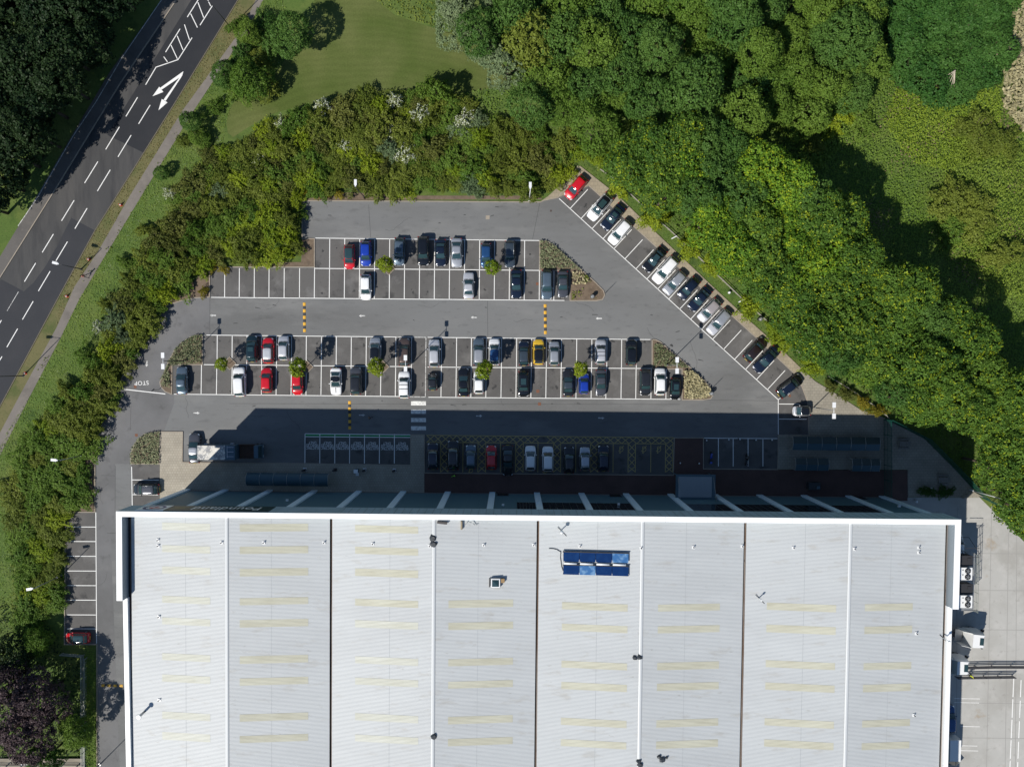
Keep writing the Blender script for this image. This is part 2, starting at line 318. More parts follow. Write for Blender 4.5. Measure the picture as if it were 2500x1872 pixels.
# raised paving round the building
sheet("paving", [(394.5, 1054), (446.5, 1054), (445.5, 1127.6), (743, 1131), (1002.5, 1135), (1003, 1061), (1036, 1061), (1036, 1216), (391, 1216), (391, 1132)], 0.11, PAVING, base=0.0)
sheet("red_paving", [(1036.2, 1154), (1643.6, 1160), (1646, 1068), (1717, 1068), (1717, 1144), (1898, 1146), (1899.5, 1146), (2215, 1147), (2215, 1222), (1036.2, 1222)], 0.106, PAVE_RED, base=0.0)
sheet("slab_paving", [(1900, 1062.5), (1975, 1062.5), (1972.5, 983), (1958.5, 944), (1940, 912.5), (1962, 905), (1989, 930), (2040, 961), (2071, 981), (2100, 1000), (2166, 1022), (2260, 1072), (2330, 1142), (2392, 1214), (2216, 1213), (2215, 1146), (1899.5, 1145)], 0.11, PAVING2, base=0.0)
sheet("footway", [(1319, 493), (1328, 489), (1363, 482), (1438.3, 453.7), (1600, 601), (1791.6, 774.7), (1939.8, 912.3), (1961.5, 905), (1896, 842), (1835, 788), (1740, 700), (1600, 567), (1504.6, 474.6), (1416, 405.6), (1340, 478)], 0.11, PATHSLAB, base=0.0)
sheet("yard", [(2150, 1214), (2392, 1214.5), (2440, 1262), (2500, 1322), (2640, 1440), (2640, 2080), (2150, 2080)], 0.012, CONC)
b = MB()
for xa, xb in ((2421, 2406), (2462, 2452), (2482, 2478), (2337, 2334)):
    b.strip(G(xa, 1235 if xa < 2440 else 1300), G(xb, 2000), 0.10, 0.017)
for y in (1350, 1440, 1536, 1630, 1715, 1800, 1890): b.strip(G(2330, y), G(2600, y + 2), 0.09, 0.0175)
b.build("slab_joints", JOINT, up=True)["kind"] = "structure"
b = MB()
for k in range(2):
    x0, x1 = (2475, 2462) if k == 0 else (2493, 2481)
    for i in range(6):
        t0, t1 = i / 6 + 0.012 * (k + 1), (i + 1) / 6 - 0.004
        b.strip(G(x0 + (x1 - x0) * t0, 1652 + 300 * t0), G(x0 + (x1 - x0) * t1, 1652 + 300 * t1), 0.14, 0.021)
for y, x0, x1 in ((1704, 2330, 2392), (1714, 2330, 2390), (1772, 2345, 2392), (1819, 2338, 2386), (1831, 2340, 2388)): b.strip(G(x0, y), G(x1, y + 1), 0.09, 0.021)
b.build("yard_lines", PAINT_W, up=True)["kind"] = "structure"

# kerbs
kerb("car_park_kerb", [(738, 490), (1319, 493.5), (1328, 489.5), (1363, 482.5), (1411, 406)])
kerb("car_park_kerb", [(738, 490), (738, 583), (768, 583), (768, 652), (513, 652), (512, 725), (476, 727), (442, 734), (408, 746), (376.6, 770), (356, 799.5), (336, 835.6), (318, 881), (295, 928), (272.6, 978), (246, 1042), (232.7, 1100), (232.7, 1249.5), (161, 1249.5), (158, 1572), (237, 1572), (238, 2000)])
kerb("car_park_kerb", [(1438, 454), (1600, 601), (1791.6, 775), (1845, 823), (1939.5, 912.5), (1958, 944), (1972, 983), (1975, 1062), (1900, 1062), (1898.5, 1145)], h=0.125)
kerb("car_park_kerb", [(391, 1132), (394, 1053.5), (446.5, 1054), (445.5, 1128), (743, 1131), (1002.5, 1135), (1003, 1061), (1036, 1061), (1036.5, 1154), (1643.6, 1159.5), (1646, 1068.5), (1717, 1068.5), (1717, 1144), (1898.5, 1145.5)], h=0.125)
ISL1 = [(1317.5, 588), (1335, 588.5), (1353, 599), (1405, 646), (1452.6, 689), (1473, 709.7), (1476, 721), (1470.7, 731), (1457, 734), (1391.6, 734), (1391, 661), (1317.5, 660)]
ISL2 = [(494.8, 817), (483, 816.4), (464.7, 823), (444.4, 835.6), (426, 856), (412.7, 881), (399, 914.7), (391, 933), (393.5, 944), (403.7, 955.4), (420, 962), (420.7, 890), (494.8, 890)]
ISL3 = [(1592, 829), (1600, 829), (1612, 835), (1655, 871.5), (1683.6, 896), (1716, 924.4), (1736.5, 949), (1740.6, 963), (1734.5, 973), (1716, 975.7), (1665, 975.7), (1665, 901), (1592, 900)]
ISL4 = [(320, 1132), (320, 1109), (325.7, 1090), (338, 1071), (352, 1060), (371.6, 1054), (391, 1053), (390.4, 1132)]
for q in (ISL1, ISL2, ISL3, ISL4):
    sheet("planting_bed", q, 0.10, SOIL, base=0.0); kerb("bed_kerb", q, True)
sheet("soil_bed", [(738.5, 584), (768, 584), (768, 651), (738, 651), (600, 651), (600, 640), (736, 640)], 0.05, SOIL)
sheet("soil_bed", [(512, 655), (512, 724), (476, 726), (442, 733), (408, 745), (376, 769), (385, 740), (430, 712), (470, 690), (500, 660)], 0.05, SOIL)
sheet("soil_bed", [(232, 1100), (232, 1249), (200, 1249), (190, 1230), (205, 1150), (215, 1080), (230, 1000), (270, 950), (290, 930), (270, 978), (245, 1042)], 0.05, SOIL)

# ---------------------------------------------------------------- painted markings
def lines(name, segs, w=0.11, mat=PAINT_W, z=0.019):
    b = MB()
    for i, s in enumerate(segs): b.strip(G(s[0], s[1]), G(s[2], s[3]), w, z + 0.0006 * (i % 2))
    o = b.build(name, mat, up=True); o["kind"] = "structure"; return o
lean = -0.008
def ry(x, x0, y0, x1, y1): return y0 + (y1 - y0) * (x - x0) / (x1 - x0)
segA = [(768, 581.5, 1322.6, 587.6)]; segB = [(768, 655.4, 1391, 661), (515.6, 726, 1378, 733.6)]
for k in range(16):
    x = 768.5 + 36.6 * k; y0, y1 = ry(x, 768, 581.5, 1322.6, 587.6), ry(x, 768, 655.4, 1316, 660)
    segA.append((x, y0, x - 0.5, y1)); segB.append((x - 0.5, y1, x - 1.2, ry(x, 515.6, 726, 1378, 733.6)))
for x in (548.8, 584.5, 621, 657, 694, 731.5): segB.append((x, 655, x - .4, 726.6 + (x - 548) * .0088))
segB.append((1352.5, 661, 1352, 733.4))
lines("bay_lines", segA); lines("bay_lines", segB)
segC = [(504, 818, 1000, 823), (1044, 823.5, 1588, 829), (497.6, 890, 1005, 895), (1044, 896, 1592, 899.5), (1592, 900, 1664, 901), (425, 962, 1003, 968), (1046, 969.5, 1661, 974.7)]
for x in (530.5, 567, 603, 639, 675.6, 712, 748, 785, 821.3, 857.8, 894.4, 930.5, 966.6, 1005, 1078, 1114.8, 1151, 1187.8, 1224.6, 1261.4, 1297.8, 1334.4, 1371, 1408, 1445, 1481.8, 1517.8, 1554):
    segC.append((x, ry(x, 504, 818, 1588, 829), x - 0.6, ry(x, 497.6, 890, 1592, 899.5)))
for x in (492, 529.4, 567, 602, 639, 675, 711.5, 748, 784.5, 821, 857, 893.5, 930, 966, 1004.5, 1077.5, 1114, 1150.5, 1187, 1224, 1260.5, 1297, 1333.5, 1370, 1407, 1444, 1480, 1517, 1553, 1590, 1626.6):
    segC.append((x, ry(x, 497.6, 890, 1592, 899.5), x - 1, ry(x, 425, 962, 1661, 974.7)))
lines("bay_lines", segC)
lines("walkway_line", [(1040, 823.5, 1038.5, 968.5), (967, 823, 1040, 823.6), (1003, 968.3, 1038.5, 968.8)], mat=PAINT_WORN, z=0.0225)
segE = [(1365, 485, 1900, 975.5), (1900, 975.5, 1900, 1060), (1902, 986, 1952, 986.4), (1902, 1022.6, 1969, 1023.2)]
for k in range(1, 20):
    x, y = 1365 + 26.75 * k, 485 + 24.53 * k; segE.append((x, y, x + 43.4, y - 47))
segE.append((1900, 975.5, 1910, 968))
lines("bay_lines", segE)
lines("bay_lines", [(234, 1250, 236, 1570)] + [(164, y, 234, y + .3) for y in (1285.7, 1321, 1357, 1393, 1428.5, 1464, 1500, 1534)])
lines("bay_lines", [(321.5, 1139, 323, 1235), (323, 1171, 388, 1171.5), (323, 1207, 385, 1207.5)])
lines("stop_line", [(289.6, 948.6, 403.7, 961.5)], w=0.14)
segV = [(744.5, 1058.6, 1002, 1061.3), (744.5, 1065.5, 1002, 1067.5)]
for x in (744.8, 781, 817.6, 853.7, 890, 926.5, 963): segV.append((x, 1058.8, x - .3, 1131))
lines("bay_lines", segV, w=0.12, mat=PAINT_W)
lines("bay_lines", [(1719, 1069.2, 1898, 1070.5)] + [(x, 1069.5, x, 1138) for x in (1753.8, 1789.9, 1826.3, 1862.5)], w=0.12)
b = MB(); b.poly([G(746, 1059.6), G(1002, 1062.3), G(1002, 1066.6), G(746, 1064.8)], 0.0172); b.build("green_band", PAINT_G, up=True)["kind"] = "structure"
# yellow hatched zone of the accessible bays
segY = [(1040.7, 1062.3, 1643.6, 1067.8)]; yb = lambda x: ry(x, 1040.7, 1079.4, 1643, 1083.2); yt = lambda x: ry(x, 1040.7, 1062.6, 1643.6, 1067.9)
HS = [(1076, 1094), (1167, 1186), (1259, 1277.5), (1351, 1369), (1441.6, 1460), (1533.6, 1551.5), (1624.7, 1642.6)]
edges = [1040.7] + [e for h in HS for e in h]
for i in range(0, len(edges) - 1, 2):
    a, c = edges[i], edges[i + 1]
    segY.append((a, yb(a), c, yb(c)))
x = 1042.0
while x < 1640:
    if not (1303 < x < 1318):
        segY.append((x, yt(x), x + 18.3, yb(x + 18.3))); segY.append((x, yb(x), x + 18.3, yt(x + 18.3)))
    x += 18.3
for a, c in HS:
    segY += [(a, yb(a), a - .5, 1152), (c, yb(c), c - .5, 1152.5)]
    y = yb(a) + 0.5
    while y < 1150:
        segY.append((a, y, c, min(y + 18.3, 1152))); segY.append((c, y, a, min(y + 18.3, 1152))); y += 18.3
for x in (1130.4, 1222, 1313.5, 1405.8, 1497, 1589): segY.append((x, yb(x), x - .5, 1152.5))
lines("hatched_zone_lines", segY, w=0.10, mat=PAINT_Y, z=0.0185)
# wheelchair symbols
for k, (x, y) in enumerate(((1515, 1094), (1571, 1094), (1607, 1094), (1148, 1145), (1330, 1146))):
    c = G(x, y); b = MB()
    pts = [Vector((c.x + 0.42 * math.cos(t), c.y - 0.15 + 0.42 * math.sin(t), 0)) for t in [math.radians(a) for a in range(-150, 121, 22)]]
    for p, q in zip(pts, pts[1:]): b.strip(p, q, 0.09, 0.0192)
    b.strip(Vector((c.x - .1, c.y - .55, 0)), Vector((c.x - .12, c.y + .15, 0)), 0.13, 0.0196)
    b.strip(Vector((c.x - .1, c.y - .1, 0)), Vector((c.x + .32, c.y + .02, 0)), 0.11, 0.020)
    b.strip(Vector((c.x + .3, c.y + .02, 0)), Vector((c.x + .45, c.y + .45, 0)), 0.11, 0.0204)
    b.strip(Vector((c.x - .18, c.y - .75, 0)), Vector((c.x - .0, c.y - .75, 0)), 0.18, 0.0194)
    b.build("wheelchair_symbol", PAINT_Y, up=True)["kind"] = "structure"
# zebra crossing
b = MB()
for y0, y1 in ((979, 989.4), (999.3, 1009.8), (1020, 1030), (1040, 1050.2)): b.poly([G(1003.5, y0), G(1040, y0 + .3), G(1040, y1 + .3), G(1003.5, y1)], 0.0195)
b.build("zebra_crossing", layered("zebra_paint", (0.74, 0.74, 0.71), [((0.3, 0.29, 0.27), 2.6, 0.47, 0.66, 0.75)], 0.75), up=True)["kind"] = "structure"
# lane arrows
def arrow(x, y, ang, L=1.0, mat=PAINT_WORN):
    c = G(x, y); ca, sa = math.cos(ang), math.sin(ang); R = lambda u, v: Vector((c.x + u * ca - v * sa, c.y + u * sa + v * ca, 0))
    b = MB(); P = [R(-L * .5, -.09), R(L * .12, -.09), R(L * .12, .09), R(-L * .5, .09)]; b.poly(P, 0.0195)
    b.poly([R(L * .121, -.24), R(L * .5, 0), R(L * .121, .24)], 0.0195)
    b.build("lane_arrow", mat, up=True)["kind"] = "structure"
for x, y, a in ((520, 770, 180), (358.5, 888, -98), (480, 1008, 0), (884, 1013, 0), (884, 771, 180), (1157, 775, 180), (1462, 777.5, 180), (1170, 1015, 0), (1468, 1020, 0)): arrow(x, y, math.radians(a))
# road markings
D1 = [(1227, 716, 1316, 566), (1061, 983, 1159, 822), (891, 1260, 1006, 1071), (713, 1543, 825, 1362), (1168, 1045, 1265, 887), (994, 1323, 1105, 1140), (821, 1610, 929, 1432),
      (1316, 568, 1500, 505), (1500, 505, 1618, 320), (1685, 215, 1790, 50), (1395, 442, 1517, 246), (1578, 147, 1740, -110), (1379, 480, 1411, 524), (1440, 382, 1495, 500), (1493, 305, 1542, 424), (1554, 210, 1596, 338), (1606, 118, 1663, 235), (1667, 22, 1716, 152), (1745, -10, 1775, 55), (1860, -60, 1960, -215), (1830, -120, 1880, 0)]
D2 = [(498, 263, 600, 97), (342, 518, 432, 370), (198, 754, 289, 604), (606, 326, 705, 161), (453, 586, 546, 431), (311, 830, 406, 670), (182, 1060, 269, 912), (56, 1283, 143, 1134), (-70, 1500, 17, 1358), (-60, 1190, 12, 1065)]
segR = [(a / 3.45, c / 3.45, d / 3.45, e / 3.45) for a, c, d, e in D1] + [(a / 3.312, c / 3.312 + 460, d / 3.312, e / 3.312 + 460) for a, c, d, e in D2]
lines("road_dashes", segR, w=0.13, z=0.0195)
lines("worn_dash", [(58 / 3.312, 990 / 3.312 + 460, 150 / 3.312, 835 / 3.312 + 460)], w=0.08, mat=PAINT_WORN)
b = MB(); q = lambda u, v: G(u / 3.45, v / 3.45)
b.poly([q(1545, 603), q(1535, 640), q(1362, 757), q(1350, 742)], 0.0195)
b.poly([q(1543, 612), q(1535, 640), q(1396, 852), q(1378, 842)], 0.0215)
b.poly([q(1285, 813), q(1342, 733), q(1376, 777)], 0.0202); b.poly([q(1335, 931), q(1363, 836), q(1411, 865)], 0.0202)
b.build("road_arrow", PAINT_W, up=True)["kind"] = "structure"
# words painted on the ground (they face the building, so they read upside down from here)
def words(name, txt, c, size, rot, mat, z, spacing=1.0, sx=1.0):
    cu = bpy.data.curves.new(name, 'FONT'); cu.body = txt; cu.size = size; cu.align_x = 'CENTER'; cu.align_y = 'CENTER'; cu.space_line = 0.72; cu.offset = 0.035 if 'sign' in name else 0.0; cu.space_character = spacing
    o = bpy.data.objects.new(name + "_tmp", cu); COL.objects.link(o); bpy.context.view_layer.update()
    me = bpy.data.meshes.new_from_object(o.evaluated_get(bpy.context.evaluated_depsgraph_get())); bpy.data.objects.remove(o)
    me.name = name; me.materials.clear(); me.materials.append(mat)
    ob = bpy.data.objects.new(name, me); ob.location = (c.x, c.y, z); ob.rotation_euler = rot; ob.scale = (sx, 1, 1); return link(ob)
words("painted_word", "STOP", G(346, 934.5), 0.95, (0, 0, math.pi + 0.06), PAINT_W, 0.0195, 1.05, 1.0)["kind"] = "structure"
for k in range(7):
    words("painted_words", "ELECTRIC\nVEHICLES\nONLY", G(763 + 36.4 * k, 1086.5 + k * .35), 0.60, (0, 0, math.pi - 0.008), PAINT_W, 0.0195, 1.0, 0.80)["kind"] = "structure"
# manholes and worn spots
iron = plain("cast_iron", (0.07, 0.05, 0.045), 0.8, var=0.3); rusty = plain("rusty_cover", (0.17, 0.075, 0.045), 0.9, var=0.3)
for x, y, mt, s in ((1190.5, 531, KERB, .62), (1312, 693, rusty, .45), (1313, 955, rusty, .5), (1317, 986, rusty, .5), (330, 944, rusty, .45), (333, 1062, rusty, .45), (1345, 515, iron, .3), (1928, 966, rusty, .4)):
    c = G(x, y); b = MB(); b.box((c.x, c.y, 0.012), (s, s, 0.024)); b.build("manhole_cover", mt)["kind"] = "structure"
OIL = plain("oil_stain", (0.032, 0.032, 0.032), 0.7, var=0.3)
b = MB()
r2 = random.Random(3)
spots = [(x + 18 + r2.uniform(-4, 4), y + r2.uniform(-8, 8)) for x in range(770, 1300, 36) for y in (612, 712)] + [(x + 18 + r2.uniform(-4, 4), y + r2.uniform(-8, 8)) for x in range(510, 1640, 36) for y in (838, 948)] + [(1365 + 26.75 * (k + .5) + 26, 485 + 24.53 * (k + .5) - 20) for k in range(20)]
for sx_, sy_ in spots:
    if r2.random() < 0.35: continue
    for j in range(r2.randint(1, 4)):
        c = G(sx_ + r2.gauss(0, 2.5), sy_ + r2.gauss(0, 3)); n = 9; r = r2.uniform(0.06, 0.22); ph = [r * r2.uniform(.6, 1.3) for _ in range(n)]
        b.poly([(c.x + ph[i] * math.cos(i * 6.283 / n), c.y + ph[i] * math.sin(i * 6.283 / n)) for i in range(n)], 0.0168 + r2.random() * 0.0012)
SEAM = plain("tarmac_seam", (0.055, 0.055, 0.055), .8)
lines("tarmac_seam", [(1190, 735, 1191, 822), (512.5, 727, 512.5, 816), (1318, 495, 1300, 585), (560, 985, 1660, 987), (282, 1137, 281, 1250), (246, 1160, 281, 1161), (320, 990, 318, 1050), (300, 1300, 262, 1301), (1660, 976, 1900, 978), (900, 500, 905, 580)], w=.05, mat=SEAM, z=.0158)
b2 = MB(); r6 = random.Random(8)
for x, y in ((800, 507), (1450, 760), (380, 790), (460, 1020), (1300, 780), (700, 1000), (1230, 990), (650, 755), (1580, 800), (1700, 900), (1020, 745), (260, 1400), (265, 1180), (940, 560)):
    p = G(x, y); q = [p]; a = r6.uniform(0, 6.28)
    for i in range(7):
        a += r6.uniform(-.6, .6); q.append(q[-1] + Vector((math.cos(a), math.sin(a), 0)) * r6.uniform(.3, .8))
    for u, v in zip(q, q[1:]): b2.strip(u, v, .035, .0160 + r6.random() * .0006)
o = b2.build("tarmac_cracks", SEAM, up=True); o["kind"] = "stuff"
b3 = MB()
for i in range(26):
    x, y = r6.choice([(r6.uniform(760, 1300), r6.uniform(505, 570)), (r6.uniform(530, 1600), r6.uniform(740, 810)), (r6.uniform(430, 1700), r6.uniform(978, 1000)), (r6.uniform(1560, 1780), r6.uniform(740, 900))])
    c = G(x, y); a = r6.uniform(-.3, .3); L_ = r6.uniform(.3, 1.1)
    b3.poly([(c.x, c.y), (c.x + L_ * math.cos(a), c.y + L_ * math.sin(a)), (c.x + L_ * math.cos(a) * .8, c.y + L_ * math.sin(a) + .12), (c.x + .1, c.y + .14)], .0165 + r6.random() * .001)
o = b3.build("tyre_scuffs", SEAM, up=True); o["kind"] = "stuff"
o = b.build("oil_stains", OIL, up=True); o["kind"] = "stuff"
# ================================================================ VEHICLES
GLASS = plain("car_glass", (0.022, 0.050, 0.056), 0.06, 0.0, 0.0, 1.0)
TYRE = plain("tyre_rubber", (0.02, 0.02, 0.02), 0.9); RIM = plain("alloy_rim", (0.45, 0.45, 0.47), 0.35, 0.8)
LAMP = plain("headlamp", (0.75, 0.77, 0.8), 0.08, 0.3); TAIL = plain("tail_lamp", (0.22, 0.008, 0.01), 0.15)
TRIM = plain("black_trim", (0.018, 0.018, 0.02), 0.45); BARS = plain("roof_bar_metal", (0.6, 0.61, 0.63), 0.3, 0.7)
PLATE_Y = plain("plate_yellow", (0.7, 0.55, 0.08), 0.5); PLATE_W = plain("plate_white", (0.75, 0.75, 0.75), 0.5)
_paints = {}
PC = {"white": ((0.78, 0.79, 0.80), 0.0, .22), "red": ((0.50, 0.008, 0.016), 0.0, .2), "darkred": ((0.30, 0.008, 0.016), 0.1, .2), "blue": ((0.012, 0.045, 0.36), 0.15, .2), "midblue": ((0.02, 0.075, 0.20), 0.35, .22),
      "navy": ((0.008, 0.014, 0.032), 0.2, .18), "black": ((0.006, 0.007, 0.009), 0.0, .15), "silver": ((0.46, 0.48, 0.51), 0.55, .28), "lightsilver": ((0.60, 0.61, 0.64), 0.4, .28), "grey": ((0.085, 0.09, 0.105), 0.45, .25),
      "bluegrey": ((0.11, 0.155, 0.20), 0.45, .25), "slate": ((0.055, 0.075, 0.095), 0.4, .22), "brown": ((0.115, 0.082, 0.070), 0.45, .28), "yellow": ((0.72, 0.46, 0.03), 0.0, .2), "charcoal": ((0.022, 0.024, 0.028), 0.25, .2),
      "beige": ((0.44, 0.40, 0.40), 0.35, .28), "teal": ((0.012, 0.03, 0.04), 0.3, .2), "browndark": ((0.028, 0.018, 0.018), 0.3, .2), "glass": None}
def paint(c):
    if c == "glass": return GLASS
    if c not in _paints:
        col, me, ro = PC[c]
        _paints[c] = plain("paint_" + c, col, ro, me, coat=0.85)
    return _paints[c]

# kind: L, W, H, windscreen foot, roof front, roof rear, rear glass foot, belt height, boot height factor, bonnet nose factor
KINDS = {"hatch": (4.05, 1.76, 1.48, 1.02, .38, -1.42, -1.86, .93, 1.0, .80), "saloon": (4.7, 1.82, 1.43, .98, .18, -.98, -1.72, .92, .97, .80), "suv": (4.55, 1.88, 1.70, 1.12, .55, -1.72, -2.12, 1.06, 1.0, .86),
         "estate": (4.75, 1.82, 1.50, 1.05, .34, -1.86, -2.22, .93, 1.0, .80), "mini": (2.75, 1.60, 1.54, .88, .36, -.88, -1.26, .95, 1.0, .86), "coupe": (4.25, 1.80, 1.40, .75, .02, -.85, -1.60, .90, .98, .78),
         "pickup": (5.2, 1.90, 1.78, 1.25, .70, -.75, -1.02, 1.08, .98, .88)}
def ring(yr, yf, hw, z, bulge=0.07, ch=0.16):
    """rounded rectangle seen from above, 14 points, front edge bowed"""
    return [(hw, yr + ch, z), (hw, (yr * .5 + yf * .5), z), (hw * .99, yf - ch, z), (hw * .86, yf - .01, z), (hw * .45, yf + bulge * .75, z), (0, yf + bulge, z), (-hw * .45, yf + bulge * .75, z), (-hw * .86, yf - .01, z),
            (-hw * .99, yf - ch, z), (-hw, (yr * .5 + yf * .5), z), (-hw, yr + ch, z), (-hw * .84, yr, z), (0, yr - bulge * .5, z), (hw * .84, yr, z)]
def lerp(a, b, t): return tuple(a[i] + (b[i] - a[i]) * t for i in range(3))
def car_parts(kind):
    L, Wd, H, wf, rf, rr, rb, zb, boot, nose = KINDS[kind]; w = Wd / 2; h = L / 2
    bp = {}
    # --- lower body with bonnet and boot
    st = [(-h, .70, .60 * zb, .38), (-h + .05, .84, .82 * zb, .30), (-h + .18, .93, .95 * zb * boot, .22), (-h + .5, .98, zb * boot, .2), (-h + 1.0, 1.0, zb * boot, .2), (rb + .35 if rb > -h + 1.1 else -h + 1.25, 1.0, zb, .2), (0.0, .995, zb, .2), (wf - .15, 1.0, zb, .2),
          (wf + .1, .995, zb * .985, .2), ((wf + h) / 2, .98, zb * (nose + .10), .2), (h - .42, .95, zb * (nose + .03), .2), (h - .2, .88, zb * nose * .96, .22), (h - .07, .77, zb * nose * .82, .26), (h, .60, zb * nose * .62, .34)]
    rings = []
    for y, wk, zt, zl in st:
        x = w * wk; half = [(x * .90, zl), (x * .985, zl + .12), (x, (zl + zt) * .5), (x * .985, zt - .12), (x * .90, zt - .035), (x * .62, zt), (x * .25, zt + .015)]
        pts = [(p[0], y, p[1]) for p in half] + [(0, y, zt + .02)] + [(-p[0], y, p[1]) for p in half[::-1]]
        rings.append(pts)
    b = MB(); b.loft(rings, 0, True, True)
    # --- cabin shell
    cb = ring(rb, wf, w * .915, zb - .03); cm = ring(rr + (rb - rr) * .5, rf + (wf - rf) * .5, w * .83, zb + (H - zb) * .54); ct = ring(rr + .03, rf - .02, w * .76, H - .055); cr = ring(rr + .14, rf - .12, w * .69, H - .012); mc = (rr + rf) / 2; hc = (rf - rr) * .22; cc = ring(mc - hc, mc + hc, w * .38, H + .004, .02, .1)
    b.loft([cb, cm, ct, cr, cc], 0, True, True)
    bp["body"] = (b, [None])
    # --- roof panel, a skin 8 mm proud
    up = lambda R, dz, k=1.0: [(p[0] * k, p[1], p[2] + dz) for p in R]
    b = MB(); b.loft([up(ct, .008), up(cr, .01), up(cc, .01)], 0, True, True); bp["roof"] = (b, [None])
    # --- glass, each pane proud of the shell
    def pane(idx, t0, t1, out):
        g = MB(); lo, mid, hi = [], [], []
        for i in idx:
            for R, t in ((lo, t0), (mid, .5), (hi, t1)):
                p = lerp(cb[i], cm[i], t * 2) if t <= .5 else lerp(cm[i], ct[i], (t - .5) * 2)
                R.append((p[0] + out[0], p[1] + out[1], p[2] + out[2]))
        g.loft([lo, mid, hi], 0, True, False, closed=False); return g
    bp["windscreen"] = (pane([3, 4, 5, 6, 7], .06, .97, (0, .012, .02)), [GLASS])
    g = MB(); g.loft([[(x, wf + .075 - abs(x / w) ** 3 * .1, zb + .005), (x, wf + .165 - abs(x / w) ** 3 * .12, zb - .002)] for x in [w * k * .86 for k in (-1, -.7, -.35, 0, .35, .7, 1)]], 0, True, False, closed=False); bp["cowl"] = (g, [TRIM])
    bp["rear_window"] = (pane([11, 12, 13], .22, .95, (0, -.014, .016)), [GLASS])
    bp["side_window"] = (pane([0, 1, 2], .14, .86, (.016, 0, .006)), [GLASS]); bp["side_window.L"] = (pane([8, 9, 10], .14, .86, (-.016, 0, .006)), [GLASS])
    # --- wheels
    R = .32 if kind not in ("suv", "pickup") else .36
    for i, (sx, y) in enumerate(((1, h * .66), (-1, h * .66), (1, -h * .62), (-1, -h * .62))):
        g = MB(); x = w - .115; g.tube((sx * (x - .11), y, R), (sx * (x + .135), y, R), R, R, 14, 0); g.tube((sx * (x + .135), y, R), (sx * (x + .142), y, R), R * .66, R * .6, 12, 1)
        bp["wheel." + str(i)] = (g, [TYRE, RIM])
    zn = zb * nose
    for i, sx in enumerate((1, -1)):
        g = MB(); g.add([(sx * w * .50, h - .035, zn * .80), (sx * w * .80, h - .10, zn * .80), (sx * w * .90, h - .26, zn * .90), (sx * w * .86, h - .34, zn * 1.0), (sx * w * .58, h - .14, zn * .955)], [(0, 1, 2, 3, 4)], 0)
        g.add([(sx * w * .50, h - .12, zn * .7), (sx * w * .80, h - .2, zn * .7), (sx * w * .84, h - .3, zn * .75)], [(0, 1, 2)], 0)
        bp["headlight." + str(i)] = (g, [LAMP])
        g = MB(); g.box((sx * w * .84, -h + .10, zb * .84), (w * .18, .12, .17)); bp["tail_light." + str(i)] = (g, [TAIL])
        g = MB(); g.box((sx * (w + .07), wf - .42, zb + .06), (.19, .12, .13)); g.box((sx * (w - .03), wf - .42, zb + .03), (.08, .06, .05)); bp["mirror." + str(i)] = (g, [None])
    g = MB(); g.box((0, h - .005, .42), (.52, .03, .11)); bp["number_plate.0"] = (g, [PLATE_W])
    g = MB(); g.box((0, -h - .005, .62), (.52, .03, .11)); bp["number_plate.1"] = (g, [PLATE_Y])
    g = MB(); g.box((0, h + .0, .34 * zb + .02), (w * 1.1, .05, .16)); bp["grille"] = (g, [TRIM])
    if kind == "pickup":
        g = MB(); g.box((0, -1.83, zb + .012), (w * 1.62, 1.42, .03)); bp["bed_cover"] = (g, [TRIM])
    return bp
_cars = {}
def car_proto(kind):
    if kind not in _cars:
        ms = {}
        for k, (g, mats) in car_parts(kind).items():
            ms[k] = g.mesh(k.split(".")[0], [m if m else paint("white") for m in mats]); ms[k]["painted"] = 1 if mats[0] is None else 0
        _cars[kind] = ms
    return _cars[kind]
def parts_on(root, ms, col, roofcol):
    for k, me in ms.items():
        nm = k.split(".")[0]
        o = bpy.data.objects.new(nm, me); link(o, root)
        if me["painted"]:
            o.material_slots[0].link = 'OBJECT'; o.material_slots[0].material = paint(roofcol if nm == "roof" else col)
